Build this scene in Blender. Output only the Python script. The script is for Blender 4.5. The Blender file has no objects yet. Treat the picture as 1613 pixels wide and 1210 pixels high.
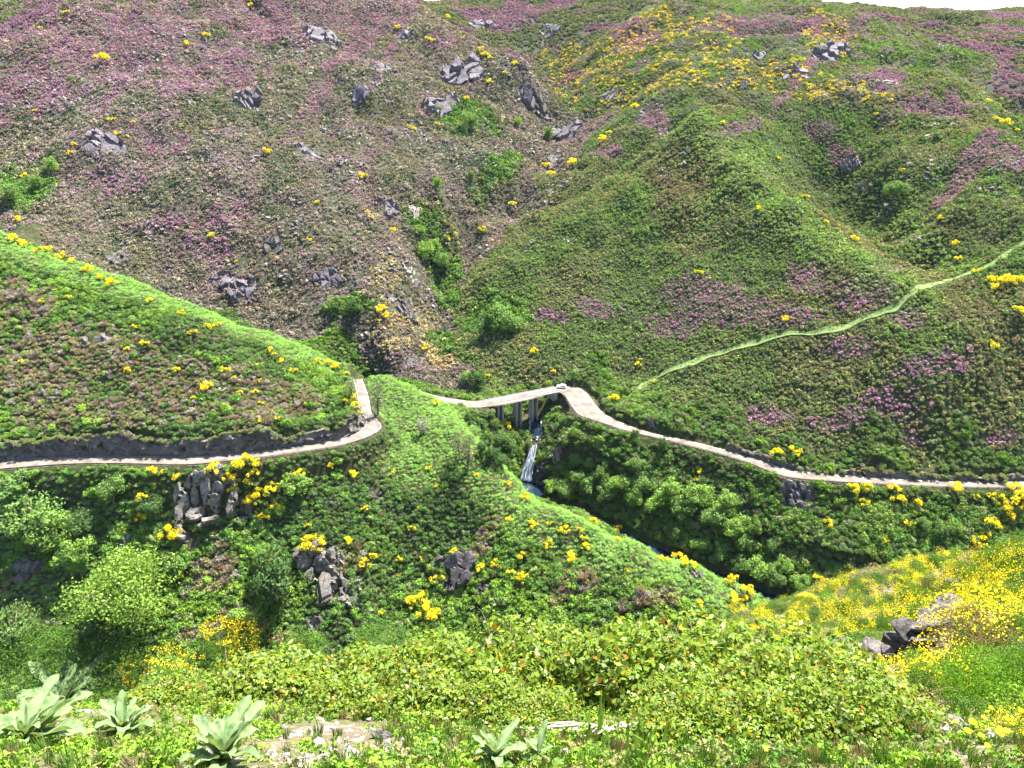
import bpy, bmesh, math, random
import numpy as np
from mathutils import Vector, Matrix, Euler

R = math.radians
random.seed(7)
rng = np.random.default_rng(11)
scene = bpy.context.scene
C = scene.collection

# ------------------------------------------------------------------ camera
PITCH, FPX, CX, CY = R(27.3), 1173.0, 806.5, 605.0      # the photograph's lens, in its own pixels
cam_data = bpy.data.cameras.new('camera')
cam_data.sensor_width = 36.0
cam_data.lens = 36.0 * FPX / 1613.0
cam_data.clip_start = 0.1
cam_data.clip_end = 9000.0
cam = bpy.data.objects.new('camera', cam_data)
cam.location = (0, 0, 0)
cam.rotation_euler = (R(90) - PITCH, 0, 0)
C.objects.link(cam)
scene.camera = cam

# ------------------------------------------------------------------ sky, sun, exposure
SUN_AZ, SUN_EL = R(42), R(62)          # azimuth to the right of straight ahead
world = bpy.data.worlds.new('World')
scene.world = world
world.use_nodes = True
wt = world.node_tree
sky = wt.nodes.new('ShaderNodeTexSky')
sky.sky_type = 'NISHITA'
sky.sun_disc = False
sky.sun_elevation = SUN_EL
sky.sun_rotation = SUN_AZ
sky.altitude = 600
sky.air_density = 1.0
sky.dust_density = 1.2
bg = wt.nodes['Background']
bg.inputs['Strength'].default_value = 0.09
wt.links.new(sky.outputs['Color'], bg.inputs['Color'])
sun_d = bpy.data.lights.new('sun', 'SUN')
sun_d.energy = 5.0
sun_d.angle = R(0.53)
sun_d.color = (1.0, 0.955, 0.88)
sun = bpy.data.objects.new('sun', sun_d)
C.objects.link(sun)
sun_dir = Vector((math.sin(SUN_AZ) * math.cos(SUN_EL), math.cos(SUN_AZ) * math.cos(SUN_EL), math.sin(SUN_EL)))
sun.rotation_euler = sun_dir.to_track_quat('Z', 'Y').to_euler()
sun.location = (200, 300, 300)
scene.view_settings.view_transform = 'Standard'
scene.view_settings.look = 'None'
scene.view_settings.gamma = 1.0
scene.view_settings.exposure = 2.65
scene.view_settings.use_curve_mapping = False
scene.cycles.max_bounces = 6
scene.cycles.diffuse_bounces = 3
scene.cycles.transmission_bounces = 4
scene.cycles.transparent_max_bounces = 8
scene.cycles.volume_bounces = 0
scene.cycles.use_denoising = True

# ------------------------------------------------------------------ noise
def _h(ix, iy, s):
    n = (ix.astype(np.int64) * 374761393 + iy.astype(np.int64) * 668265263 + s * 1442695041) & 0x7fffffff
    n = ((n ^ (n >> 13)) * 1274126177) & 0x7fffffff
    n = (n ^ (n >> 16)) & 0xffff
    return n / 65535.0

def vnoise(x, y, s=0):
    x = np.asarray(x, float); y = np.asarray(y, float)
    xi = np.floor(x); yi = np.floor(y)
    fx = x - xi; fy = y - yi
    fx = fx * fx * fx * (fx * (fx * 6 - 15) + 10); fy = fy * fy * fy * (fy * (fy * 6 - 15) + 10)
    a = _h(xi, yi, s); b = _h(xi + 1, yi, s); c = _h(xi, yi + 1, s); d = _h(xi + 1, yi + 1, s)
    return (a + (b - a) * fx) * (1 - fy) + (c + (d - c) * fx) * fy      # 0..1

def fbm(x, y, s=0, o=4):
    t = 0.0; a = 0.5; w = 0.0
    for i in range(o):
        t = t + a * vnoise(x, y, s + i * 17); w += a
        x = np.asarray(x) * 2.03 + 3.7; y = np.asarray(y) * 2.03 + 9.1; a *= 0.5
    return t / w

def sstep(a, b, x):
    t = np.clip((np.asarray(x, float) - a) / (b - a), 0, 1)
    return t * t * (3 - 2 * t)

# ------------------------------------------------------------------ from a pixel of the photograph to a place
def ray(px, py):
    u = (px - CX) / FPX; v = (py - CY) / FPX
    y = math.cos(PITCH) - v * math.sin(PITCH)
    return u / y, (-math.sin(PITCH) - v * math.cos(PITCH)) / y      # X/Y, Z/Y
def P(px, py, Y):
    a, b = ray(px, py)
    return (a * Y, Y, b * Y)
def PZ(px, py, z):
    a, b = ray(px, py)
    return (a * z / b, z / b, z)

# ------------------------------------------------------------------ the lie of the land: surveyed points, interpolated
ctrl = []; creg = []; REG = 'far'
def cp(*pts):
    for p in pts: ctrl.append(P(*p)); creg.append(REG)
def cw(*pts):
    for p in pts: ctrl.append(p); creg.append(REG)

# far left hill behind the heather mountain
cp((0, 20, 830), (60, 0, 850), (-200, 30, 780), (-350, 60, 760))
REG = 'left'
# crest of the left mountain (its top edges)
cp((0, 80, 545), (70, 40, 575), (130, 2, 600), (300, -40, 690), (450, -60, 730), (600, -30, 720), (650, 0, 690),
   (720, 45, 650), (770, 76, 628), (830, 110, 600))
for q in ((0, 80, 545), (70, 40, 575), (130, 2, 600)):
    x, y, z = P(*q); cw((x * 1.12 - 10, y * 1.14, z - 30))
for q in ((650, 0, 690), (720, 45, 650), (770, 76, 628), (830, 110, 600)):
    x, y, z = P(*q); cw((x * 1.0 + 22, y * 1.07, z - 24))
# face of the left mountain
cp((-250, 330, 420), (-250, 200, 480), (-250, 100, 540),
   (0, 340, 405), (0, 260, 440), (0, 180, 482),
   (150, 395, 378), (150, 300, 425), (150, 225, 452), (150, 150, 502), (150, 70, 555),
   (300, 440, 372), (300, 350, 403), (300, 260, 438), (300, 180, 490), (300, 100, 552), (300, 30, 610),
   (450, 510, 348), (450, 400, 385), (450, 300, 425), (450, 200, 490), (450, 100, 560), (450, 20, 640),
   (600, 560, 332), (600, 480, 353), (600, 400, 384), (600, 300, 430), (600, 200, 497), (600, 100, 575), (600, 30, 655),
   (700, 120, 580), (700, 200, 515), (700, 300, 448), (660, 400, 398), (770, 180, 540), (780, 260, 478))
# gorge of the stream
cp((850, 175, 595), (866, 215, 556), (872, 262, 512), (800, 335, 460), (735, 392, 428), (690, 445, 402), (682, 500, 366),
   (692, 560, 338), (700, 600, 322))
REG = 'far'
# far hills in the gap
cp((700, 8, 1000), (760, 25, 900), (820, 60, 830), (850, 100, 760), (880, 130, 680), (900, -10, 1000), (1000, -20, 1000))
REG = 'right'
# right mountain
cp((930, 140, 610), (960, 60, 690), (1060, 0, 720), (1060, 60, 620), (1060, 130, 530), (960, 215, 500), (900, 260, 475),
   (1100, 180, 440), (1170, 255, 392), (1250, 330, 352), (1350, 400, 316), (1440, 455, 290), (1530, 535, 266), (1613, 620, 254),
   (1000, 250, 450), (850, 340, 425), (780, 400, 398), (740, 470, 372), (735, 540, 340),
   (900, 400, 390), (900, 500, 345), (1000, 400, 374), (1000, 500, 333), (1000, 590, 304),
   (1100, 300, 396), (1100, 400, 354), (1100, 500, 317), (1100, 600, 286), (1200, 400, 338), (1200, 500, 304), (1200, 600, 277), (1200, 690, 254),
   (1330, 500, 290), (1300, 600, 267), (1300, 700, 244), (1450, 600, 254), (1450, 700, 241), (1613, 700, 239), (800, 560, 328), (870, 570, 322))
# its upper right, the gully east of the spur and the spur beyond
cp((1180, 120, 520), (1200, 20, 660), (1200, 200, 452), (1290, 300, 440), (1350, 345, 408), (1400, 390, 372), (1450, 432, 334), (1500, 470, 292), (1570, 530, 268),
   (1300, 200, 470), (1300, 110, 545), (1290, 8, 690), (1400, 260, 415), (1400, 180, 465), (1400, 100, 545), (1400, 38, 640),
   (1500, 330, 352), (1500, 230, 410), (1500, 130, 480), (1450, 75, 545), (1580, 215, 405), (1613, 300, 350), (1613, 380, 312), (1560, 425, 300),
   (1613, 480, 276), (1800, 250, 360), (1800, 400, 290), (1800, 550, 264), (1800, 680, 242), (1950, 500, 268))
for q in ((1500, 130, 480), (1580, 215, 405), (1450, 75, 545)):
    x, y, z = P(*q); cw((x * 1.1 + 25, y * 1.06, z - 22))
REG = 'far'
cp((1600, 130, 560), (1550, 70, 680), (1600, 50, 820), (1480, 40, 820), (1420, 30, 900), (1380, 16, 1150), (1500, 21, 1250), (1613, 18, 1400),
   (1750, 12, 1300), (1800, 100, 600), (1340, 11, 1000))
for x in (-900, -300, 300, 700, 1200): cw((x, 2100, -60))
# road levels
ZR, ZL = -160.0, -153.0
R_EDGE = [  # right road and bridge: (outer/lower edge px, inner/upper edge px)
    ((655, 619.5), (655, 614.8)), ((674, 628.5), (676, 620.6)), ((707, 637.5), (702, 627)), ((741, 641.5), (735, 631.2)), ((761, 641.5), (756, 632.4)),
    ((808, 634), (800, 625)), ((850, 624.8), (842, 616.8)), ((878, 618), (870, 610.5)), ((889, 623.5), (893, 608.5)), ((894, 631), (912, 611)),
    ((901, 642), (927, 622)), ((911, 654), (940, 640)), ((930, 661.5), (956, 654)), ((958, 671), (981, 666.5)), ((992, 681.5), (1010, 677.5)), ((1040, 692.5), (1048, 687.3)),
    ((1080, 701.5), (1085, 694.3)), ((1140, 717.5), (1144, 709.3)), ((1175, 729), (1180, 719.5)), ((1207, 742), (1213, 730.5)), ((1240, 753), (1247, 740)), ((1307, 759.5), (1307, 747)),
    ((1408, 764.5), (1408, 754.5)), ((1508, 768.5), (1508, 758.5)), ((1613, 769), (1613, 759)), ((1800, 768), (1800, 758))]
L_EDGE = [
    ((-250, 754), (-250, 740)), ((-100, 748), (-100, 734)), ((0, 740.5), (0, 725.5)), ((100, 733), (100, 719.5)), ((184, 731.5), (184, 718)), ((291, 733.5), (291, 719.5)), ((355, 728), (355, 716)),
    ((435, 718.5), (435, 708)), ((500, 709), (496, 699)), ((540, 702.5), (534, 692.5)), ((575, 692), (560, 683)), ((596, 680.5), (572, 674)), ((602, 671), (576, 664)), ((594, 660), (573, 655)),
    ((585, 648), (565, 646)), ((583, 634), (564, 634)), ((580, 621), (562, 622)), ((575, 607), (559, 609)), ((571, 597), (556, 598))]
def edge_world(E, zf):
    out = []
    for i, (o, n) in enumerate(E):
        z = zf(i)
        out.append((Vector(PZ(o[0], o[1], z)), Vector(PZ(n[0], n[1], z))))
    return out
RE = edge_world(R_EDGE, lambda i: ZR)
LE = edge_world(L_EDGE, lambda i: ZL)
REG = 'valley'
for i, (a, b) in enumerate(RE):
    if i not in (5, 6): cw(tuple((a + b) / 2 - Vector((0, 0, 1.3 if i in (4, 7) else 0))))
    if i > 9: nn = (b - a).normalized(); q = b + nn * 3.0; cw((q.x, q.y, ZR + 3.2))
REG = 'spur'
HG = {0: 6, 1: 6, 2: 6.5, 3: 8.5, 4: 10, 5: 10, 6: 9.5, 7: 9, 8: 8.5, 9: 7.5, 10: 7, 11: 6, 12: 5, 13: 4.5, 14: 4.5, 15: 4, 16: 4, 17: 4, 18: 4}
for i in range(len(LE) - 1):
    nn_ = max(1, int((LE[i][0] - LE[i + 1][0]).length / 7))
    for k in range(nn_):
        t = k / nn_; a = LE[i][0].lerp(LE[i + 1][0], t); b = LE[i][1].lerp(LE[i + 1][1], t); hgt = HG[i] + (HG[i + 1] - HG[i]) * t
        cw(tuple((a + b) / 2)); nn = (b - a).normalized(); q = b + nn * (1.0 + hgt * .36); cw((q.x, q.y, ZL + hgt))
# hidden stretch of the road behind the spur
HID = [(LE[-1][0] + LE[-1][1]) / 2, Vector((-67, 307, -156.8)), Vector((-63, 311.5, -161)), Vector((-54, 311, -161.6)), (RE[0][0] + RE[0][1]) / 2]
REG = 'valley'
# slope under the right road down to the stream
def under(px, py, zr, yr, s): 
    k = -ray(px, py)[1]
    cp((px, py, (-zr + s * yr) / (s + k)))
for px, yr in ((1613, 226), (1800, 226), (1500, 227), (1400, 229), (1300, 231), (1200, 240)):
    for py in (800, 840, 880, 920): under(px, py, ZR, yr, .9)
for px, py, Y in ((1100, 740, 250), (1100, 780, 241.5), (1100, 840, 230), (1000, 720, 257), (1000, 760, 250), (1010, 820, 238), (930, 720, 265), (930, 780, 253), (880, 680, 279), (885, 720, 269), (1200, 770, 234)): cp((px, py, Y))
REG = 'valley'
# stream bed below the bridge, pool, lower stream
STREAM = [P(700, 600, 322), P(745, 625, 314), P(800, 640, 308), (9.5, 303, -171.5), (11, 299, -172), (12, 296, -173.2), (12, 293, -174.5), (11.5, 290.5, -176), (11, 288.5, -176.5), (8.5, 281, -183), (5.8, 274, -189.8), (6, 270, -190.2), (9, 262, -190.6),
          P(900, 800, 256), P(1000, 850, 234), P(1110, 897, 219), P(1230, 945, 203.5), P(1400, 985, 193)]
cw(*STREAM[3:])
REG = 'spur'
# the spur: crest, upper face, green shoulder
CREST = [(-250, 290, 345), (-120, 325, 335), (0, 365, 322), (75, 394, 316), (150, 425, 311), (225, 455, 306), (300, 482, 302), (360, 504, 300), (420, 527, 299), (490, 556, 300), (550, 581, 302)]
cp(*CREST)
for q in CREST:
    x, y, z = P(*q); cw((x * 1.02 + 8, y + 26, z - 24))
for px in (-250, -100, 0, 150, 300):
    for py in (450, 520, 590, 660):
        k = -ray(px, py)[1]
        if py > 480 or px < 150: cp((px, py, (143 + .78 * 244) / (.78 + k)))
cp((420, 590, 270), (420, 650, 254), (480, 620, 268), (480, 665, 256), (530, 620, 278), (535, 660, 264), (548, 600, 294))
cp((600, 596, 299), (640, 612, 293), (665, 627, 285), (700, 652, 273), (735, 682, 262), (770, 716, 251), (800, 752, 242), (830, 787, 234),
   (880, 808, 227), (930, 832, 221), (1010, 860, 214), (1100, 892, 207), (1180, 932, 200))
for q in ((735, 682, 262), (770, 716, 251), (800, 752, 242), (830, 787, 234), (930, 832, 221), (1010, 860, 214), (1100, 892, 207)):
    x, y, z = P(*q); cw((x + 7, y + 9, z - 13))
cp((620, 650, 277), (640, 690, 262), (650, 740, 246), (700, 720, 251), (720, 780, 236))
for px in (-250, -100, 0, 120, 240, 400, 520):
    for py in (800, 860, 920, 980, 1040): under(px, py, ZL, 240 if px < 400 else 244, 1.0)
for px, py, Y in ((620, 820, 230), (620, 900, 217), (620, 980, 204), (760, 850, 221), (760, 930, 206), (760, 1000, 195), (900, 870, 215), (900, 940, 202), (1020, 900, 205), (1020, 960, 194), (1120, 930, 200), (1120, 985, 190)): cp((px, py, Y))
REG = 'near'
# hidden valley floor and our own hillside
for x in (-230, -150, -70, 0, 60): cw((x, 178, -208), (x * .85, 140, -186))
for x in (140, 220, 300): cw((x, 170, -196), (x * .9, 130, -165))
for a in (-1.05, -.85, -.6, -.35, -.1, .12):
    for y, z in ((100, -142), (60, -86), (34, -47), (18, -23.5)): cw((a * y, y, z))
# shoulder to the right
cp((1190, 962, 78), (1250, 958, 73), (1320, 956, 67), (1400, 948, 60), (1470, 930, 52), (1540, 908, 46), (1613, 884, 41), (1750, 840, 36), (1950, 800, 33))
for q in ((1190, 962, 78), (1320, 956, 67), (1400, 948, 60), (1470, 930, 52), (1613, 884, 41), (1750, 840, 36)):
    x, y, z = P(*q); cw((x * 1.35, y * 1.35, z * 1.35 - 24))
cp((1130, 1000, 46), (1200, 1000, 40), (1300, 1000, 30), (1400, 990, 22), (1200, 1035, 25), (1300, 1045, 17), (1500, 1000, 17), (1613, 985, 17), (1500, 962, 30), (1613, 930, 28),
   (1400, 1055, 12.5), (1500, 1050, 11), (1613, 1030, 10.5), (1800, 960, 12), (1800, 1050, 8), (1500, 1110, 6.8), (1613, 1100, 6.4), (1480, 1150, 5.2), (1613, 1160, 4.6))
# foreground verge
for px in (-300, 0, 250, 500, 750, 1000, 1250, 1500, 1750, 2000): cp((px, 1225, 1.7), (px, 1168, 2.5))
cp((-200, 1125, 3.2), (50, 1122, 3.2), (250, 1122, 3.2), (450, 1130, 3.1))
for px in (-200, 0, 200, 400, 600, 800, 1000, 1200): cw((ray(px, 1080)[0] * 4.0, 4.0, -4.95), (ray(px, 1080)[0] * 5.6, 5.6, -7.0), (ray(px, 1080)[0] * 9, 9, -11.8))
cw((ray(1350, 1080)[0] * 4.0, 4.0, -4.9), (ray(1300, 1080)[0] * 6, 6, -7.2))
for a in (-1.1, -.8, -.5, -.2, .1, .4, .7, 1.0, 1.25):
    cw((.8 * math.sin(a), .8 * math.cos(a), -1.75), (.4 * math.sin(a), .4 * math.cos(a), -1.65), (1.25 * math.sin(a), 1.25 * math.cos(a), -1.95))

ctrl = np.array(ctrl, float)
def lp(x, y): return np.arctan2(x, y), np.log(np.hypot(x, y))
c_t, c_l = lp(ctrl[:, 0], ctrl[:, 1])
c_k = ctrl[:, 2] / np.hypot(ctrl[:, 0], ctrl[:, 1])
CC = 0.008
def kern(t, l): return np.sqrt((t[:, None] - c_t[None]) ** 2 + (l[:, None] - c_l[None]) ** 2 + CC * CC)
n = len(ctrl)
A = np.zeros((n + 3, n + 3)); A[:n, :n] = -kern(c_t, c_l) + np.eye(n) * 2e-4 * -1
A[:n, n] = 1; A[:n, n + 1] = c_t; A[:n, n + 2] = c_l; A[n:, :n] = A[:n, n:].T
sol = np.linalg.solve(A, np.concatenate([c_k, [0, 0, 0]]))

NT = 760
TH = np.linspace(R(-56), R(56), NT)
RR = np.concatenate([np.geomspace(.45, 12, 105)[:-1], np.geomspace(12, 180, 110)[:-1], np.arange(180, 345, .85), np.geomspace(345, 720, 165)[:-1], np.geomspace(720, 2300, 60)])
NR = len(RR)
TT, LL = np.meshgrid(TH, np.log(RR), indexing='ij')
K = np.zeros(NT * NR); tf, lf = TT.ravel(), LL.ravel()
for i in range(0, NT * NR, 20000):
    s = slice(i, i + 20000)
    K[s] = -kern(tf[s], lf[s]) @ sol[:n] + sol[n] + sol[n + 1] * tf[s] + sol[n + 2] * lf[s]
rr = np.exp(LL)
XX, YY = rr * np.sin(TT), rr * np.cos(TT)
ZZ = K.reshape(NT, NR) * rr

# weathering: gullies and knolls on the mountains, roughness close by
def rough(x, y, r):
    far = sstep(315, 400, r)
    mid = sstep(150, 200, r) * (1 - far)
    g = np.abs(fbm(x * .012 + 5, y * .006 + 2, 3, 3) - .5) * 2
    v = far * ((fbm(x * .02, y * .02, 5, 4) - .5) * 15 + (fbm(x * .09, y * .09, 9, 3) - .5) * 6.5 - (1 - g) * 4.0 + 2 - 5.5 * np.exp(-((fbm((x + .25 * y + 70 * (fbm(x * .014, y * .014, 19, 2) - .5)) * .011 + 8, y * .007 + 4, 15, 2) - .5) / .07) ** 2) * sstep(.42, .58, fbm(x * .012 + 7, y * .012, 27, 2)))
    v = v + mid * ((fbm(x * .05, y * .05, 21, 3) - .5) * 5 + (fbm(x * .16, y * .16, 23, 2) - .5) * 2.2)
    near = sstep(9, 25, r) * (1 - sstep(150, 200, r))
    v = v + near * (fbm(x * .25, y * .25, 31, 3) - .5) * .03 * np.minimum(r, 60)
    fore = 1 - sstep(9, 25, r)
    v = v + fore * (fbm(x * 1.3, y * 1.3, 33, 4) - .5) * .22 * sstep(.8, 2.2, r)
    return v
ZZ = ZZ + rough(XX, YY, rr)

# cut and fill for the road
def polydist(px, py, pts):
    best = np.full(px.shape, 1e9); zz = np.zeros(px.shape); hw = np.zeros(px.shape); tt = np.zeros(px.shape); sd = np.zeros(px.shape)
    acc = 0.0
    for (a, wa), (b, wb) in zip(pts[:-1], pts[1:]):
        dx, dy = b.x - a.x, b.y - a.y
        L2 = dx * dx + dy * dy
        t = np.clip(((px - a.x) * dx + (py - a.y) * dy) / L2, 0, 1)
        ex, ey = px - a.x - t * dx, py - a.y - t * dy
        d = np.hypot(ex, ey)
        m = d < best
        best = np.where(m, d, best); zz = np.where(m, a.z + t * (b.z - a.z), zz); hw = np.where(m, wa + t * (wb - wa), hw)
        tt = np.where(m, acc + t * math.sqrt(L2), tt); sd = np.where(m, np.sign(dx * ey - dy * ex), sd)
        acc += math.sqrt(L2)
    return best, zz, hw, tt, sd
def centre(E): return [((a + b) / 2, (a - b).length / 2) for a, b in E]
LC = centre(LE)
HC = [(p, 2.6) for p in HID]
RC1 = centre(RE[:5])
RC2 = centre(RE[7:])
ROADS = [(LC, 4.5), (RC1, 2.6), (RC2, 2.2), (HC, 7.0)]
def carve(x, y, z):
    x0, y0 = x, y
    z = z.copy()
    m = (y > 195) & (y < 335)
    xs, ys, zs = x[m], y[m], z[m]
    for pts, cut in ROADS:
        d, zr, hw, _, _ = polydist(xs, ys, pts)
        t = np.maximum(d - hw - .7, 0)
        up = zr + t * cut + np.maximum(t - 4, 0) * 2 - .12
        dn = zr - t * 1.15 - .12 - np.maximum(t - 2.5, 0) * 1.5
        zs = np.clip(zs, dn, up)
    z[m] = zs
    return z
Z0_ = ZZ
ZZ = carve(XX, YY, ZZ)
CUTM = ((Z0_ - ZZ) > .5).astype(float)
# stream bed notch
sp = [(Vector(p), 1.0) for p in STREAM[3:]]
sm = (rr > 190) & (rr < 345)
d, zs_, _, _, _ = polydist(XX[sm], YY[sm], sp)
zt = ZZ[sm]
lim = zs_ + np.maximum(d - 2.2, 0) * 1.1
ZZ[sm] = np.where(d < 14, np.minimum(zt, np.maximum(lim, zs_ - .6)), zt)
ZZ[sm] = np.where(d < 2.2, zs_ - .7, ZZ[sm])
POOL = (7.0, 267.0, -190.0)
pd = np.hypot((XX - POOL[0]) / 1.15, (YY - POOL[1]))
ZZ = np.where(pd < 7, np.minimum(ZZ, POOL[2] - 1.2 + np.maximum(pd - 4.5, 0) * 1.0), ZZ)

KK = ZZ / rr
RUN = np.maximum.accumulate(KK, axis=1)           # what the eye can see along each bearing
VIS = KK >= RUN - 1e-9
def g_index(x, y):
    t, l = np.arctan2(x, y), np.hypot(x, y)
    fi = (t - TH[0]) / (TH[1] - TH[0]); fj = np.interp(l, RR, np.arange(NR))
    i = np.clip(np.floor(fi).astype(int), 0, NT - 2); j = np.clip(np.floor(fj).astype(int), 0, NR - 2)
    return i, j, np.clip(fi - i, 0, 1), np.clip(fj - j, 0, 1)
def bil(G, x, y):
    i, j, a, b = g_index(np.asarray(x, float), np.asarray(y, float))
    return (G[i, j] * (1 - a) + G[i + 1, j] * a) * (1 - b) + (G[i, j + 1] * (1 - a) + G[i + 1, j + 1] * a) * b
def H(x, y): return bil(ZZ, x, y)
def hit(px, py, rmin=0.0):
    """first ground point along the sight line of a pixel, beyond rmin metres"""
    a, b = ray(px, py)
    th = math.atan2(a, 1.0); k = b / math.hypot(a, 1.0)
    f = (th - TH[0]) / (TH[1] - TH[0]); i = int(min(max(math.floor(f), 0), NT - 2)); f -= i
    col = KK[i] * (1 - f) + KK[i + 1] * f
    js = np.nonzero((col >= k) & (RR > rmin))[0]
    j = js[0] if len(js) else NR - 1
    if j > 0 and col[j] > col[j - 1] and col[j - 1] < k:
        s = (k - col[j - 1]) / (col[j] - col[j - 1])
    else: s = 1.0
    r = RR[j - 1] + (RR[j] - RR[j - 1]) * s
    x, y = r * math.sin(th), r * math.cos(th)
    return Vector((x, y, float(H(x, y))))
def proj(x, y, z):
    """pixel of the photograph at which a place is seen"""
    c, s = math.cos(PITCH), math.sin(PITCH)
    d = y * c - z * s; v = -(y * s + z * c)
    return CX + FPX * x / d, CY + FPX * v / d

# ------------------------------------------------------------------ scene helpers
def tag(o, label=None, cat=None, group=None, kind=None):
    if label: o['label'] = label
    if cat: o['category'] = cat
    if group: o['group'] = group
    if kind: o['kind'] = kind
    return o
def empty(name, loc, rz=0.0):
    o = bpy.data.objects.new(name, None); o.empty_display_size = .2
    o.location = loc; o.rotation_euler = (0, 0, rz); C.objects.link(o); return o
def mesh_np(name, verts, faces, mats=(), smooth=False, matidx=None):
    """verts (n,3) array, faces (m,k) array of one size"""
    verts = np.asarray(verts, np.float32); faces = np.asarray(faces, np.int32)
    me = bpy.data.meshes.new(name); k = faces.shape[1]
    me.vertices.add(len(verts)); me.vertices.foreach_set('co', verts.ravel())
    me.loops.add(faces.size); me.loops.foreach_set('vertex_index', faces.ravel())
    me.polygons.add(len(faces)); me.polygons.foreach_set('loop_start', np.arange(0, faces.size, k, dtype=np.int32))
    if matidx is not None: me.polygons.foreach_set('material_index', np.asarray(matidx, np.int32))
    me.polygons.foreach_set('use_smooth', np.full(len(faces), smooth))
    for m in mats: me.materials.append(m)
    me.update(calc_edges=True)
    return me
def obj(name, me, parent=None, loc=None):
    o = bpy.data.objects.new(name, me); C.objects.link(o)
    if parent: o.parent = parent
    if loc is not None: o.location = loc
    return o
def bm_mesh(name, bm, mats=(), smooth=False):
    me = bpy.data.meshes.new(name); bm.to_mesh(me); bm.free()
    for m in mats: me.materials.append(m)
    if smooth: me.polygons.foreach_set('use_smooth', [True] * len(me.polygons))
    return me
def add_box(bm, c, s, rz=0.0, taper=1.0):
    M = Matrix.Translation(c) @ Matrix.Rotation(rz, 4, 'Z')
    vs = []
    for z in (-.5, .5):
        f = taper if z > 0 else 1.0
        for x, y in ((-.5, -.5), (.5, -.5), (.5, .5), (-.5, .5)):
            vs.append(bm.verts.new(M @ Vector((x * s[0] * f, y * s[1] * f, z * s[2]))))
    for q in ((0, 3, 2, 1), (4, 5, 6, 7), (0, 1, 5, 4), (1, 2, 6, 5), (2, 3, 7, 6), (3, 0, 4, 7)):
        bm.faces.new([vs[i] for i in q])
def tube(bm, pts, rads, seg=6, mat=0):
    rings = []
    n = len(pts)
    for i, p in enumerate(pts):
        d = (Vector(pts[min(i + 1, n - 1)]) - Vector(pts[max(i - 1, 0)])).normalized()
        a = d.cross(Vector((0, 0, 1)) if abs(d.z) < .9 else Vector((1, 0, 0))).normalized(); b = d.cross(a)
        rings.append([bm.verts.new(Vector(p) + (a * math.cos(2 * math.pi * k / seg) + b * math.sin(2 * math.pi * k / seg)) * rads[i]) for k in range(seg)])
    for r0, r1 in zip(rings[:-1], rings[1:]):
        for k in range(seg):
            f = bm.faces.new((r0[k], r0[(k + 1) % seg], r1[(k + 1) % seg], r1[k])); f.material_index = mat; f.smooth = True
    for r in (rings[0], rings[-1]):
        try: bm.faces.new(r).material_index = mat
        except ValueError: pass

# ------------------------------------------------------------------ materials
class NT_:
    def __init__(s, name):
        s.m = bpy.data.materials.new(name); s.m.use_nodes = True; s.t = s.m.node_tree; s.t.nodes.clear()
        s.out = s.t.nodes.new('ShaderNodeOutputMaterial')
    def n(s, typ, **kw):
        x = s.t.nodes.new('ShaderNode' + typ)
        for k, v in kw.items():
            if k in x.inputs: x.inputs[k].default_value = v
            else: setattr(x, k, v)
        return x
    def l(s, a, b): s.t.links.new(a, b)
    def noise(s, scale, detail=4, rough=.6, vec=None, dist=0.0):
        x = s.n('TexNoise'); x.inputs['Scale'].default_value = scale; x.inputs['Detail'].default_value = detail
        x.inputs['Roughness'].default_value = rough; x.inputs['Distortion'].default_value = dist
        if vec is None: vec = s.coord()
        s.l(vec, x.inputs['Vector']); return x
    def coord(s):
        if not hasattr(s, '_c'): s._c = s.n('NewGeometry').outputs['Position']
        return s._c
    def ocoord(s):
        if not hasattr(s, '_o'): s._o = s.n('TexCoord').outputs['Object']
        return s._o
    def ramp(s, fac, stops, interp='LINEAR'):
        x = s.n('ValToRGB'); x.color_ramp.interpolation = interp
        e = x.color_ramp.elements
        while len(e) < len(stops): e.new(.5)
        for el, (p, c) in zip(e, stops): el.position = p; el.color = (*c, 1) if len(c) == 3 else c
        s.l(fac, x.inputs['Fac']); return x.outputs['Color']
    def mix(s, fac, a, b, mode='MIX'):
        x = s.n('Mix', data_type='RGBA', blend_type=mode)
        for inp, v in ((x.inputs[0], fac), (x.inputs[6], a), (x.inputs[7], b)):
            if hasattr(v, 'is_linked') or hasattr(v, 'links'): s.l(v, inp)
            elif isinstance(v, (int, float)): inp.default_value = v
            else: inp.default_value = (*v, 1)
        return x.outputs[2]
    def bump(s, h, strength, dist=.1):
        x = s.n('Bump'); x.inputs['Strength'].default_value = strength; x.inputs['Distance'].default_value = dist
        s.l(h, x.inputs['Height']); return x.outputs['Normal']
    def principled(s, color, rough=.8, spec=.3, normal=None, metal=0.0):
        p = s.n('BsdfPrincipled')
        if hasattr(color, 'links'): s.l(color, p.inputs['Base Color'])
        else: p.inputs['Base Color'].default_value = (*color, 1)
        p.inputs['Roughness'].default_value = rough; p.inputs['Specular IOR Level'].default_value = spec
        p.inputs['Metallic'].default_value = metal
        if normal is not None: s.l(normal, p.inputs['Normal'])
        s.l(p.outputs[0], s.out.inputs['Surface']); return p

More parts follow.
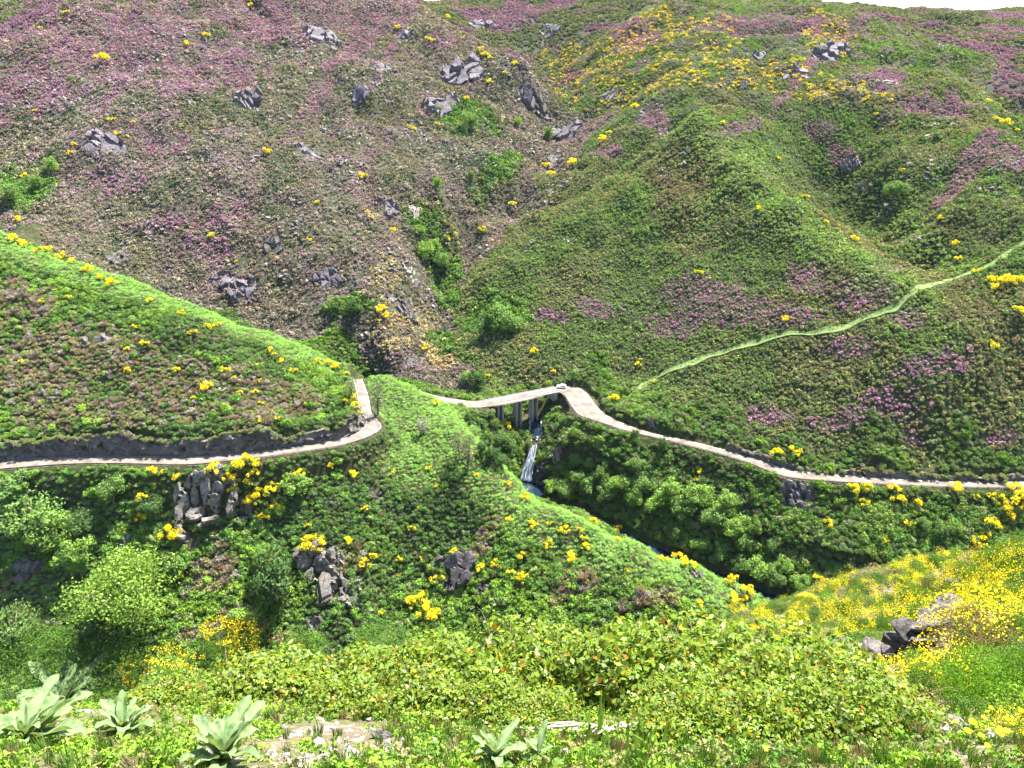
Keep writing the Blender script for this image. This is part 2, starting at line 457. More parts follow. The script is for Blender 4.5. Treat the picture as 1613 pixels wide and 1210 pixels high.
def ground_mat(name, soil, moss, pale, scale=1.0):
    t = NT_(name)
    a = t.noise(.06 * scale, 6, .65); b = t.noise(.5 * scale, 5, .7); c = t.noise(4 * scale, 3, .7)
    col = t.ramp(a.outputs['Fac'], [(.38, soil), (.55, moss), (.72, soil)])
    col = t.mix(t.ramp(b.outputs['Fac'], [(.50, (0, 0, 0)), (.66, (1, 1, 1))]), col, pale)
    col = t.mix(.6, col, t.ramp(c.outputs['Fac'], [(.3, (.45, .45, .45)), (.7, (1.25, 1.25, 1.25))]), 'MULTIPLY')
    t.principled(col, .95, .1, t.bump(c.outputs['Fac'], .6, .3 / scale))
    return t.m
G_LEFT = ground_mat('heath soil', (0.038, 0.032, 0.022), (0.027, 0.034, 0.013), (0.108, 0.090, 0.086))
G_RIGHT = ground_mat('green heath soil', (0.025, 0.029, 0.013), (0.021, 0.032, 0.010), (0.059, 0.055, 0.029))
G_SPUR = ground_mat('spur soil', (0.029, 0.027, 0.013), (0.021, 0.036, 0.008), (0.084, 0.063, 0.038))
G_NEAR = ground_mat('verge soil', (.12, .082, .062), (.06, .075, .02), (.22, .155, .125), 6.0)
G_FAR = ground_mat('far heath', (.03, .03, .024), (.022, .034, .016), (.05, .036, .045), .5)

def rock_mat(name, dark, mid, light, scale=1.0, lichen=(.33, .33, .22)):
    t = NT_(name)
    g = t.coord()
    a = t.noise(.35 * scale, 8, .7); b = t.noise(2.2 * scale, 6, .75); v = t.n('TexVoronoi', feature='DISTANCE_TO_EDGE'); v.inputs['Scale'].default_value = .55 * scale
    mp = t.n('Mapping'); mp.inputs['Rotation'].default_value = (.5, .3, .2); mp.inputs['Scale'].default_value = (1, 1, 1.8); t.l(g, mp.inputs['Vector'])
    wob = t.noise(.8 * scale, 4, .6); ad = t.n('VectorMath', operation='ADD'); t.l(mp.outputs[0], ad.inputs[0]); t.l(wob.outputs['Color'], ad.inputs[1])
    t.l(ad.outputs[0], v.inputs['Vector'])
    col = t.ramp(a.outputs['Fac'], [(.32, dark), (.5, mid), (.68, light)])
    col = t.mix(t.ramp(b.outputs['Fac'], [(.56, (0, 0, 0)), (.7, (.7, .7, .7))]), col, lichen)
    crack = t.ramp(v.outputs['Distance'], [(.0, (.25, .25, .25)), (.05, (1, 1, 1))])
    col = t.mix(.8, col, crack, 'MULTIPLY')
    h = t.n('Math', operation='ADD'); t.l(b.outputs['Fac'], h.inputs[0]); t.l(crack, h.inputs[1])
    t.principled(col, .9, .2, t.bump(h.outputs[0], .8, .25 / scale))
    return t.m
M_ROCK = rock_mat('granite', (.05, .042, .038), (.09, .078, .07), (.15, .132, .12), 1.0, (.10, .09, .06))
M_CRAG = rock_mat('pale granite crag', (.065, .056, .048), (.14, .124, .108), (.25, .23, .205), .8, (.13, .118, .075))
M_ROCK_VIOLET = rock_mat('violet grey rock', (.05, .043, .05), (.10, .086, .095), (.165, .145, .145), 1.0, (.12, .11, .085))
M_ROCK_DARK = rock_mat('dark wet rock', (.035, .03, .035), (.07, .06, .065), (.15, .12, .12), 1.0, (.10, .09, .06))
M_ROCK_WARM = rock_mat('warm rock', (0.115, 0.091, 0.072), (0.173, 0.144, 0.120), (0.240, 0.211, 0.182))
M_STONE = rock_mat('wall stone', (.028, .025, .022), (.065, .058, .05), (.15, .135, .12), 5.0, (.15, .14, .11))
M_STONE_PALE = rock_mat('pale stone', (0.195, 0.154, 0.135), (0.270, 0.228, 0.205), (0.344, 0.317, 0.298), 9.0, (0.279, 0.232, 0.209))

def road_mat():
    t = NT_('sun bleached asphalt')
    a = t.noise(.25, 5, .6); b = t.noise(6, 4, .7)
    col = t.ramp(a.outputs['Fac'], [(.32, (.068, .056, .046)), (.5, (.112, .093, .077)), (.66, (.15, .127, .106))])
    col = t.mix(.5, col, t.ramp(b.outputs['Fac'], [(.3, (.75, .75, .75)), (.7, (1.1, 1.1, 1.1))]), 'MULTIPLY')
    t.principled(col, .9, .2, t.bump(b.outputs['Fac'], .3, .02)); return t.m
M_ROAD = road_mat()
def simple(name, col, rough=.8, spec=.3, metal=0.0, scale=3.0, var=.3):
    t = NT_(name)
    a = t.noise(scale, 5, .65, t.ocoord())
    c = t.mix(var, col, t.ramp(a.outputs['Fac'], [(.3, (.35, .35, .35)), (.7, (1.4, 1.4, 1.4))]), 'MULTIPLY')
    t.principled(c, rough, spec, None, metal); return t.m
M_CONCRETE = simple('weathered concrete', (0.264, 0.246, 0.228), .9, .2, 0, .6, .5)
M_EDGE = simple('kerb concrete', (0.300, 0.282, 0.258), .9, .2, 0, 1.0, .3)
M_RAIL = simple('dark weathered steel', (.07, .055, .045), .6, .4, .5)
M_LINE = simple('worn white paint', (0.432, 0.420, 0.402), .8, .2, 0, 2.0, .5)
M_CARPAINT = simple('white car paint', (.82, .82, .82), .25, .5, 0, 1.0, .02)
M_GLASS = simple('dark car glass', (.02, .025, .03), .05, .6, 0, 1.0, .02)
M_TYRE = simple('tyre rubber', (.02, .02, .02), .8, .2)
M_RIM = simple('alloy rim', (.5, .5, .5), .35, .5, .8, 3, .1)
M_LAMPC = simple('headlamp glass', (.7, .72, .75), .1, .6, 0, 3, .05)
M_LAMPR = simple('tail lamp', (.45, .02, .02), .2, .5, 0, 3, .05)
M_BARK = simple('bark', (.13, .10, .075), .95, .1, 0, 4.0, .6)
M_BARK_PALE = simple('pale dry wood', (.42, .35, .27), .9, .1, 0, 6.0, .5)

def leaf_mat(name, source, col=(1, 1, 1), trans=.4, attr='col', rough=.55, spec=.25, vscale=None):
    """leaf: diffuse plus light coming through; colour from the scattered plant, the object or fixed"""
    t = NT_(name)
    if source == 'inst':
        a = t.n('Attribute', attribute_type='INSTANCER', attribute_name='col'); c = a.outputs['Color']
    elif source == 'obj':
        c = t.n('ObjectInfo').outputs['Color']
    else:
        r = t.n('RGB'); r.outputs[0].default_value = (*col, 1); c = r.outputs[0]
    s = t.n('Attribute', attribute_type='GEOMETRY', attribute_name='shade')
    c = t.mix(1.0, c, s.outputs['Color'], 'MULTIPLY')
    if vscale:
        nz = t.noise(vscale, 5, .7, t.ocoord()); c = t.mix(.75, c, t.ramp(nz.outputs['Fac'], [(.3, (.5, .55, .45)), (.5, (1, 1, 1)), (.7, (1.35, 1.3, 1.25))]), 'MULTIPLY')
    d = t.n('BsdfDiffuse'); t.l(c, d.inputs['Color'])
    tr = t.n('BsdfTranslucent')
    warm = t.mix(1.0, c, (1.15, 1.05, .55), 'MULTIPLY'); t.l(warm, tr.inputs['Color'])
    mx = t.n('MixShader'); mx.inputs[0].default_value = trans; t.l(d.outputs[0], mx.inputs[1]); t.l(tr.outputs[0], mx.inputs[2])
    sh = mx.outputs[0]
    if spec > 0:
        g = t.n('BsdfGlossy'); g.inputs['Roughness'].default_value = rough; g.inputs['Color'].default_value = (1, 1, 1, 1)
        m2 = t.n('MixShader'); m2.inputs[0].default_value = spec * .12
        t.l(sh, m2.inputs[1]); t.l(g.outputs[0], m2.inputs[2]); sh = m2.outputs[0]
    t.l(sh, t.out.inputs['Surface'])
    return t.m
L_INST = leaf_mat('scrub leaf', 'inst', spec=0, trans=.24)
L_OBJ = leaf_mat('bush leaf', 'obj', spec=0)
L_BLOSSOM = leaf_mat('yellow blossom', 'fix', (0.62, 0.50, 0.018), .3, spec=0)
L_BLOSSOM_FAR = leaf_mat('dusty yellow blossom', 'fix', (0.525, 0.375, 0.038), .3, spec=0)
L_BRAMBLE = leaf_mat('bramble leaf', 'fix', (.108, .17, .017), .45, rough=.45, spec=.08)
L_MULLEIN = leaf_mat('woolly leaf', 'fix', (.135, .20, .085), .35, rough=.7, spec=.03, vscale=9.0)
L_MULLEIN_OLD = leaf_mat('yellowed woolly leaf', 'fix', (0.238, 0.218, 0.059), .35, rough=.7, spec=.05, vscale=9.0)
L_GRASS = leaf_mat('grass blade', 'fix', (0.086, 0.165, 0.020), .45, spec=.1)
L_DRY = leaf_mat('dry grass blade', 'fix', (0.211, 0.172, 0.092), .4, spec=.1)

# ------------------------------------------------------------------ terrain, cut into its hills
creg = np.array(creg)
REGS = ['far', 'left', 'right', 'spur', 'valley', 'near']
cid = np.array([REGS.index(c) for c in creg])
def region_of(x, y):
    x = np.asarray(x, float); y = np.asarray(y, float)
    t, l = lp(x, y); out = np.zeros(t.shape, int); tf_, lf_ = t.ravel(), l.ravel(); o = np.zeros(len(tf_), int)
    for i in range(0, len(tf_), 40000):
        s = slice(i, i + 40000)
        o[s] = cid[np.argmin((tf_[s][:, None] - c_t) ** 2 + (lf_[s][:, None] - c_l) ** 2, axis=1)]
    return o.reshape(t.shape)
RID = region_of(XX, YY)
RID[(RID == 5) & (rr > 118)] = 3
gi = np.arange(NT * NR).reshape(NT, NR)
quads = np.stack([gi[:-1, :-1], gi[1:, :-1], gi[1:, 1:], gi[:-1, 1:]], -1).reshape(-1, 4)
qreg = RID[:-1, :-1].ravel()
allv = np.stack([XX.ravel(), YY.ravel(), ZZ.ravel()], 1)
for rid, (nm, lab, m) in enumerate((
        ('hill', 'distant blue-green hills and plateau beyond the gorge under the white sky', G_FAR),
        ('hill', 'heather-covered mountainside with grey crags filling the upper left', G_LEFT),
        ('hill', 'green mountainside with pink heather patches above the bridge road', G_RIGHT),
        ('hillside', 'sunlit scrub-covered spur that the guarded road rounds', G_SPUR),
        ('valley_slope', 'shrubby gorge slope falling from the right road to the stream', G_SPUR),
        ('ground', 'near hillside of bare soil and stones at the viewpoint', G_NEAR))):
    q = quads[qreg == rid]
    u, inv = np.unique(q, return_inverse=True)
    o = obj(nm, mesh_np(nm, allv[u], inv.reshape(-1, 4), [m], True))
    tag(o, lab, {'hill': 'hill', 'hillside': 'hill', 'valley_slope': 'slope', 'ground': 'ground'}[nm], kind='structure')

# ------------------------------------------------------------------ roads
def smooth_edges(E, sub=4):
    """Catmull-Rom through both edges"""
    out = []
    n = len(E)
    for i in range(n - 1):
        for k in range(sub):
            t = k / sub; row = []
            for s in (0, 1):
                p0, p1, p2, p3 = E[max(i - 1, 0)][s], E[i][s], E[i + 1][s], E[min(i + 2, n - 1)][s]
                row.append(.5 * ((2 * p1) + (p2 - p0) * t + (2 * p0 - 5 * p1 + 4 * p2 - p3) * t * t + (3 * p1 - p0 - 3 * p2 + p3) * t ** 3))
            out.append(tuple(row))
    out.append(E[-1]); return out
def road(E, label, dz=.06):
    S = smooth_edges(E); vs = []; fs = []
    prof = (-.03, .0, .35, .65, 1.0, 1.03); h = (-.35, 0, .05, .05, 0, -.35)
    for a, b in S:
        for t, z in zip(prof, h): vs.append(a.lerp(b, t) + Vector((0, 0, z + dz)))
    m = len(prof)
    for i in range(len(S) - 1):
        for j in range(m - 1): fs.append((i * m + j, i * m + j + 1, (i + 1) * m + j + 1, (i + 1) * m + j))
    o = obj('road', mesh_np('road', [tuple(v) for v in vs], fs, [M_ROAD], True))
    tag(o, label, 'road', kind='structure'); return S, o
SL, road_l = road(LE, 'pale mountain road curving round the spur beside a dark rail')
hidE = []
for i, p in enumerate(HID):
    if i == 0: hidE.append(LE[-1]); continue
    if i == len(HID) - 1: hidE.append(RE[0]); continue
    d = (HID[i + 1] - HID[i - 1]); nrm = Vector((d.y, -d.x, 0)).normalized() * 2.6
    hidE.append((p + nrm, p - nrm))
# ends meet the drawn roads
_, _o = road(hidE, 'short stretch of road hidden behind the green shoulder', .055)
SR, road_r = road(RE, 'pale road crossing the bridge and running along the right mountainside')
def edge_lines(S, parent, i0, i1, t, w=.12, step=1):
    vs = []; fs = []
    for a, b in S[i0:i1]:
        p = a.lerp(b, t); n = (b - a).normalized() * w / 2
        vs += [p - n + Vector((0, 0, .12)), p + n + Vector((0, 0, .12))]
    for i in range(len(vs) // 2 - 1): fs.append((2 * i, 2 * i + 1, 2 * i + 3, 2 * i + 2))
    obj('edge_line', mesh_np('edge_line', [tuple(v) for v in vs], fs, [M_LINE]), parent)
for t in (.07, .93): edge_lines(SR, road_r, 0, len(SR), t); edge_lines(SL, road_l, 0, len(SL), t)

# guard rails: posts every four metres and a beam
def polyline(pts, step):
    out = []; acc = 0.0; nxt = 0.0
    for a, b in zip(pts[:-1], pts[1:]):
        L = (b - a).length
        while nxt <= acc + L: out.append(a.lerp(b, (nxt - acc) / L)); nxt += step
        acc += L
    return out
bm = bmesh.new(); add_box(bm, (0, 0, .35), (.16, .16, .95)); POST = bm_mesh('post', bm, [M_RAIL])
def guardrail(pts, label):
    ps = polyline(pts, 4.0)
    root = empty('guardrail', ps[0]); o0 = ps[0]
    tag(root, label, 'guardrail')
    for p in ps: obj('post', POST, root, p - o0)
    for z, nm in ((.62, 'rail_beam'), (.30, 'rail_beam')):
        bm = bmesh.new(); vs = []
        for p in polyline(pts, 2.0):
            q = p - o0
            vs.append([bm.verts.new(q + Vector(d)) for d in ((0, -.05, z + .11), (0, .05, z + .11), (0, .05, z - .11), (0, -.05, z - .11))])
        for a, b in zip(vs[:-1], vs[1:]):
            for k in range(4): bm.faces.new((a[k], b[k], b[(k + 1) % 4], a[(k + 1) % 4]))
        obj(nm, bm_mesh(nm, bm, [M_RAIL]), root)
def off(S, side, d, i0=0, i1=None):
    out = []
    for a, b in S[i0:i1]:
        n = (b - a).normalized()
        out.append(a - n * d if side == 0 else b + n * d)
    return out
guardrail(off(SL, 0, .25), 'dark post and rail barrier along the outer edge of the left road')
guardrail(off(SR, 0, .25, 8 * 4), 'dark roadside barrier running from the bridge along the right road')

# ------------------------------------------------------------------ bridge
bl, br = RE[4], RE[7]
def bridge():
    a0, a1 = bl; b0, b1 = br
    A_, B_ = (a0 + a1) / 2, (b0 + b1) / 2
    d = (B_ - A_); L = d.length; d.normalize(); nrm = Vector((-d.y, d.x, 0))
    hw = ((a0 - a1).length + (b0 - b1).length) / 4 + .35
    rz = math.atan2(d.y, d.x); mid = (A_ + B_) / 2
    root = empty('road_bridge', (mid.x, mid.y, float(H(mid.x, mid.y))), rz)
    tag(root, 'small concrete road bridge on paired slab piers over the stream', 'bridge')
    base = Vector((mid.x, mid.y, float(H(mid.x, mid.y)))); dz = ZR - base.z
    def part(name, boxes, m):
        bm = bmesh.new()
        for c, s in boxes: add_box(bm, c, s)
        bmesh.ops.bevel(bm, geom=list(bm.edges), offset=.05, segments=1, affect='EDGES')
        return obj(name, bm_mesh(name, bm, [m]), root)
    part('deck', [((0, 0, dz - .42), (L + 3, hw * 2 - 1.0, .75)), ((0, 0, dz - .16), (L + 2.0, hw * 2, .3))], M_CONCRETE)
    for s in (-1, 1):
        part('edge_beam', [((0, s * (hw - .17), dz + .13), (L + 2.0, .34, .3))], M_EDGE)
        r_ = part('parapet_rail', [((0, s * (hw - .17), dz + .95), (L + 1.6, .06, .07)), ((0, s * (hw - .17), dz + .6), (L + 1.6, .05, .05))], M_RAIL)
    for px in (788, 817, 847):
        q = Vector(PZ(px, 634 if px < 800 else 628, ZR)); t = (q - mid).dot(d)
        for s in (-1, 1):
            for e in (-1.1, 1.1):
                c = mid + d * (t + e) + nrm * s * (hw - 1.9)
                zb = min(float(H(c.x, c.y)), ZR - 7.0 - (2 if px > 800 else 0)) - 1.0
                part('pier', [((t + e, s * (hw - 1.9), (zb + ZR - .78) / 2 - base.z), (.75, 2.1, ZR - .78 - zb))], M_CONCRETE)
        part('cross_head', [((t, 0, dz - .98), (3.6, hw * 2 - 1.4, .5))], M_CONCRETE)
    for s in (-1, 1): part('abutment', [((s * (L / 2 - .9), 0, dz - 2.4), (2.2, hw * 2 - .6, 3.6))], M_CONCRETE)
bridge()

# ------------------------------------------------------------------ parked car
def car():
    p = Vector(PZ(884.5, 611.2, ZR)); p.z = ZR + .1
    root = empty('parked_car', p, R(172))
    tag(root, 'white estate car parked at the far end of the bridge', 'car')
    # side outline (x along the car, front = +x)
    prof = [(-2.15, .45), (-2.2, .75), (-2.12, 1.02), (-1.85, 1.52), (-1.6, 1.60), (.15, 1.60), (.45, 1.53), (1.15, 1.05), (1.95, .92), (2.15, .75), (2.18, .45), (1.85, .32), (-1.85, .32)]
    bm = bmesh.new()
    def ring(y, k, top): return [bm.verts.new((x * k, y * (1 - .16 * sstep(1.0, 1.6, z)), .32 + (z - .32) * (1 if z < 1.03 else top))) for x, z in prof]
    r = [ring(y, k, 1) for y, k in ((-.88, .985), (-.80, 1.0), (.80, 1.0), (.88, .985))]
    n = len(prof)
    for a, b in zip(r[:-1], r[1:]):
        for i in range(n): bm.faces.new((a[i], a[(i + 1) % n], b[(i + 1) % n], b[i]))
    bm.faces.new(r[0][::-1]); bm.faces.new(r[-1])
    bmesh.ops.recalc_face_normals(bm, faces=bm.faces)
    obj('body', bm_mesh('body', bm, [M_CARPAINT]), root)
    def poly(name, pts, m):
        bm = bmesh.new(); vs = [bm.verts.new(q) for q in pts]; f = bm.faces.new(vs)
        e = bmesh.ops.extrude_face_region(bm, geom=[f]); c = Vector((0, 0, .95))
        nn = (Vector(pts[1]) - Vector(pts[0])).cross(Vector(pts[2]) - Vector(pts[0])).normalized()
        if nn.dot(Vector(pts[0]) - c) < 0: nn = -nn
        for v in e['geom']:
            if isinstance(v, bmesh.types.BMVert): v.co += nn * .015
        return obj(name, bm_mesh(name, bm, [m]), root)
    for s in (-1, 1):
        yy = lambda z: s * (.885 * (1 - .16 * float(sstep(1.0, 1.6, z))) + .004)
        for x0, x1, x2, x3 in ((-1.72, -1.58, -1.0, -1.0), (-.92, -.92, -.12, -.12), (-.04, -.04, .32, .86)):
            poly('window', [(x0, yy(1.08), 1.08), (x1, yy(1.5), 1.5), (x2, yy(1.5), 1.5), (x3, yy(1.08), 1.08)], M_GLASS)
        for x in (-1.35, 1.35):
            bm = bmesh.new()
            bmesh.ops.create_cone(bm, cap_ends=True, segments=20, radius1=.33, radius2=.33, depth=.22, matrix=Matrix.Translation((x, s * .82, .33)) @ Matrix.Rotation(R(90), 4, 'X'))
            w = obj('wheel', bm_mesh('wheel', bm, [M_TYRE]), root)
            bm = bmesh.new()
            bmesh.ops.create_cone(bm, cap_ends=True, segments=16, radius1=.2, radius2=.2, depth=.24, matrix=Matrix.Translation((x, s * .82, .33)) @ Matrix.Rotation(R(90), 4, 'X'))
            rim = obj('rim', bm_mesh('rim', bm, [M_RIM]), w)
        bm = bmesh.new(); add_box(bm, (2.12, s * .62, .78), (.12, .34, .14)); obj('headlight', bm_mesh('headlight', bm, [M_LAMPC]), root)
        bm = bmesh.new(); add_box(bm, (-2.12, s * .7, .9), (.12, .2, .26)); obj('tail_light', bm_mesh('tail_light', bm, [M_LAMPR]), root)
        bm = bmesh.new(); add_box(bm, (.75, s * .97, 1.08), (.14, .16, .12)); obj('wing_mirror', bm_mesh('wing_mirror', bm, [M_CARPAINT]), root)
    poly('windscreen', [(1.13, -.72, 1.09), (.5, -.66, 1.5), (.5, .66, 1.5), (1.13, .72, 1.09)], M_GLASS)
    poly('rear_window', [(-2.1, -.7, 1.08), (-1.88, -.66, 1.48), (-1.88, .66, 1.48), (-2.1, .7, 1.08)], M_GLASS)
    bm = bmesh.new(); add_box(bm, (2.17, 0, .5), (.12, 1.5, .16)); obj('bumper', bm_mesh('bumper', bm, [M_CARPAINT]), root)
car()

# ------------------------------------------------------------------ footpath over the right mountain
TRACK = [(1008, 614), (1014, 606), (1030, 597), (1080, 575), (1120, 560), (1160, 548), (1200, 537), (1260, 525), (1310, 520), (1350, 507), (1380, 496), (1408, 486), (1428, 468), (1445, 455), (1480, 446), (1530, 429), (1568, 413), (1590, 396), (1613, 383), (1660, 365)]
TW = [hit(*q, rmin=225) for q in TRACK]
def path_mat():
    t = NT_('trodden grass track')
    a = t.noise(.35, 4, .6); b = t.noise(2.5, 4, .7)
    at = t.n('Attribute', attribute_type='GEOMETRY', attribute_name='across')
    f = t.ramp(at.outputs['Fac'], [(.12, (0, 0, 0)), (.26, (1, 1, 1)), (.38, (.1, .1, .1)), (.62, (.1, .1, .1)), (.74, (1, 1, 1)), (.88, (0, 0, 0))])
    col = t.mix(f, t.ramp(a.outputs['Fac'], [(.35, (.06, .10, .024)), (.65, (.10, .15, .04))]), (.125, .145, .07))
    col = t.mix(.5, col, t.ramp(b.outputs['Fac'], [(.3, (.6, .6, .6)), (.7, (1.2, 1.2, 1.2))]), 'MULTIPLY')
    t.principled(col, .95, .1); return t.m
def footpath():
    pts = []
    n = len(TW)
    for i in range(n - 1):
        for k in range(8):
            t = k / 8; p0, p1, p2, p3 = TW[max(i - 1, 0)], TW[i], TW[i + 1], TW[min(i + 2, n - 1)]
            pts.append(.5 * ((2 * p1) + (p2 - p0) * t + (2 * p0 - 5 * p1 + 4 * p2 - p3) * t * t + (3 * p1 - p0 - 3 * p2 + p3) * t ** 3))
    vs = []; fs = []; ac = []
    for i, p in enumerate(pts):
        d = pts[min(i + 1, len(pts) - 1)] - pts[max(i - 1, 0)]; nn = Vector((-d.y, d.x, 0)).normalized()
        zc = float(H(p.x, p.y))
        for j in range(7):
            t = j / 6 - .5; w = 2.5 + .6 * math.sin(i * .31) + .5 * math.sin(i * .83 + 1) * math.sin(i * .13)
            q = p + nn * t * w
            z = .45 * float(H(q.x, q.y)) + .55 * zc
            vs.append((q.x, q.y, max(z, float(H(q.x, q.y))) + .12)); ac.append(j / 6)
    for i in range(len(pts) - 1):
        for j in range(6): fs.append((i * 7 + j, i * 7 + j + 1, (i + 1) * 7 + j + 1, (i + 1) * 7 + j))
    me = mesh_np('footpath', vs, fs, [path_mat()], True)
    a = me.attributes.new('across', 'FLOAT', 'POINT'); a.data.foreach_set('value', ac)
    tag(obj('footpath', me), 'pale grassy track climbing across the heather slope on the right', 'footpath', kind='structure')
    return [(p, 1.9) for p in pts]
PATH = footpath()

# ------------------------------------------------------------------ rocks
def hull_rock(seed, n=16, stretch=(1, 1, 1), rough=.12, cuts=2):
    r = random.Random(seed); bm = bmesh.new()
    for _ in range(n):
        v = Vector((r.gauss(0, 1), r.gauss(0, 1), r.gauss(0, 1))).normalized() * r.uniform(.75, 1.0)
        bm.verts.new((v.x * stretch[0], v.y * stretch[1], v.z * stretch[2]))
    h = bmesh.ops.convex_hull(bm, input=bm.verts)
    bmesh.ops.delete(bm, geom=list({g for g in h['geom_interior'] + h['geom_unused'] if isinstance(g, bmesh.types.BMVert)}), context='VERTS')
    for c in range(cuts): bmesh.ops.subdivide_edges(bm, edges=list(bm.edges), cuts=1, use_grid_fill=True)
    bmesh.ops.triangulate(bm, faces=list(bm.faces))
    from mathutils import noise as mn
    for v in bm.verts:
        p = v.co * 1.7 + Vector((seed * 3.1, 0, 0))
        d = mn.noise(p) * rough + mn.noise(p * 2.7) * rough * .5 + mn.noise(p * 6.1) * rough * .22
        v.co += v.co.normalized() * d
    return bm_mesh('boulder', bm, [M_ROCK])
BLOCKS = [hull_rock(i, 15 + i, ((1, .8, .75), (.8, .9, 1.1), (1.1, .7, .6), (.7, .8, 1.2), (1, 1, .55), (.9, .7, .9))[i], .07) for i in range(6)]
def put_block(parent, me, loc, rot, sc, m, name='boulder'):
    o = bpy.data.objects.new(name, me); C.objects.link(o)
    if parent is not None: o.parent = parent
    o.location = loc; o.rotation_euler = rot; o.scale = sc
    o.material_slots[0].link = 'OBJECT'; o.material_slots[0].material = m
    return o
ROCKS = []
def slope_normal(x, y, e):
    zx = float(H(x + e, y) - H(x - e, y)) / (2 * e); zy = float(H(x, y + e) - H(x, y - e)) / (2 * e)
    return Vector((-zx, -zy, 1)).normalized()
def slabs(px, py, w, h, m, nb, label, rmin=150, tilt=0.0, spread=1.0, seed=None):
    """rocks bedded in the slope: slabs lying near the ground's own plane, with a few standing faces"""
    rd = random.Random(seed if seed is not None else int(px * 7 + py))
    b = hit(px, py, rmin); d = b.length
    W = w * d / FPX; Hh = h * d / FPX
    nrm = slope_normal(b.x, b.y, max(2.0, W * .4))
    dn = Vector((nrm.x, nrm.y, 0)); dn = dn.normalized() if dn.length > .05 else Vector((0, -1, 0))
    up = (nrm.cross(Vector((-dn.y, dn.x, 0)))).normalized()
    if up.z < 0: up = -up
    side = up.cross(nrm).normalized()
    if side.x < 0: side = -side
    Lu = Hh * .8                                     # extent measured up the slope
    ROCKS.append((b.x, b.y, W * .5))
    q0 = nrm.to_track_quat('Z', 'Y')
    if nb <= 1:
        o = put_block(None, rd.choice(BLOCKS), b - nrm * W * .08, q0.to_euler(), (W * .52, W * .46, Hh * .5), m, 'boulder')
        return tag(o, label, 'boulder')
    root = empty('rock_outcrop', b); tag(root, label, 'rock')
    nb = int(nb * 1.7)
    for i in range(nb):
        t = (i + .5) / nb - .5 + rd.uniform(-.1, .1); u = rd.uniform(-.5, .5) * (1 - abs(t))
        s = rd.uniform(.16, .34)
        p = side * t * W * spread + up * (u * Lu * 1.3 + t * tilt * W)
        g = b + p; g.z = float(H(g.x, g.y)); n2 = slope_normal(g.x, g.y, 2.5)
        stand = rd.random() < .35
        sx, sy = W * s * rd.uniform(.8, 1.3), W * s * rd.uniform(.6, 1.0)
        th = min(sx, sy) * (rd.uniform(.7, 1.0) if stand else rd.uniform(.35, .6))
        e = (n2 + Vector((rd.uniform(-.25, .25), rd.uniform(-.25, .25), 0))).to_track_quat('Z', 'Y').to_euler()
        e.rotate_axis('Z', rd.uniform(0, 6.28))
        put_block(root, rd.choice(BLOCKS), g - b + n2 * th * rd.uniform(-.25, .25), e, (sx, sy, th), m)
    return root
def outcrop(px, py, w, h, m, nb, label, rmin=150, tilt=0.0, stand=.0):
    """bedrock breaking through the slope: a jointed, faceted face rising out of the ground"""
    seed = int(px * 7 + py); rg = np.random.default_rng(seed)
    b = hit(px, py + h * .1, rmin); d = b.length; W = w * d / FPX; Hh = h * d / FPX
    nrm = slope_normal(b.x, b.y, max(2.0, W * .4))
    dn = Vector((nrm.x, nrm.y, 0)); dn = dn.normalized() if dn.length > .05 else Vector((0, -1, 0))
    side = Vector((-dn.y, dn.x, 0)); side = side if side.x > 0 else -side
    L = min(1.9 * Hh, Hh / max(.35, nrm.dot(-b.normalized()))) 
    upd = -dn * math.sqrt(max(.05, nrm.z ** 2)); 
    ROCKS.append((b.x, b.y, max(W, L) * .42))
    nu = int(np.clip(W / .55, 16, 44)); nv = int(np.clip(L / .5, 14, 44))
    u, v = np.meshgrid(np.linspace(-1, 1, nu), np.linspace(-1, 1, nv), indexing='ij')
    X = b.x + side.x * u * W * .56 + upd.x * (v * L * .56 + u * tilt * W * .4); Y = b.y + side.y * u * W * .56 + upd.y * (v * L * .56 + u * tilt * W * .4)
    Z = H(X, Y)
    K_ = int(nb * (4 + 2 * stand)); su, sv = rg.uniform(-1.1, 1.1, K_), rg.uniform(-1.1, 1.1, K_); sh = rg.uniform(.0, 1.0, K_); tu, tv = rg.normal(0, .7, K_), rg.normal(.6, .5, K_)
    dist = (u[..., None] - su) ** 2 + ((v[..., None] - sv) * max(.5, L / W)) ** 2
    c = np.argmin(dist, -1); ds = np.sort(dist, -1); joint = np.sqrt(ds[..., 1]) - np.sqrt(ds[..., 0])
    fac = sh[c] + tu[c] * (u - su[c]) * .9 + tv[c] * (v - sv[c]) * .9
    edge = .95 - 1.15 * (u * u + v * v) + (fbm(u * 2 + seed, v * 2, seed, 3) - .5) * 2.2
    mask = sstep(-.05, .22, edge)
    amp = (.26 + .06 * stand) * min(W, max(L, .6 * W))
    off = amp * (mask * (.30 + .85 * np.clip(fac, -.2, 1.3) + .6 * stand * (1 - v)) - .35) - .35 * amp * mask * (joint < .05) + (fbm(u * 7, v * 7, seed + 3, 2) - .5) * .06 * amp
    dr = (nrm + Vector((0, 0, .35))).normalized()
    vs = np.stack([X + dr.x * off - b.x, Y + dr.y * off - b.y, Z + dr.z * off - b.z], -1).reshape(-1, 3)
    g = np.arange(nu * nv).reshape(nu, nv); fs = np.stack([g[:-1, :-1], g[1:, :-1], g[1:, 1:], g[:-1, 1:]], -1).reshape(-1, 4)
    keep = (mask[:-1, :-1] + mask[1:, 1:]).ravel() > .02
    o = obj('rock_outcrop', mesh_np('rock_outcrop', vs, fs[keep], [m]), None, b); tag(o, label, 'rock'); return o
def crag(px, py, w, h, m, nb, label, rmin=150): return outcrop(px, py, w * 1.2, h * 1.1, M_CRAG if m is M_ROCK else m, max(5, nb // 2), label, rmin, .15, .15)
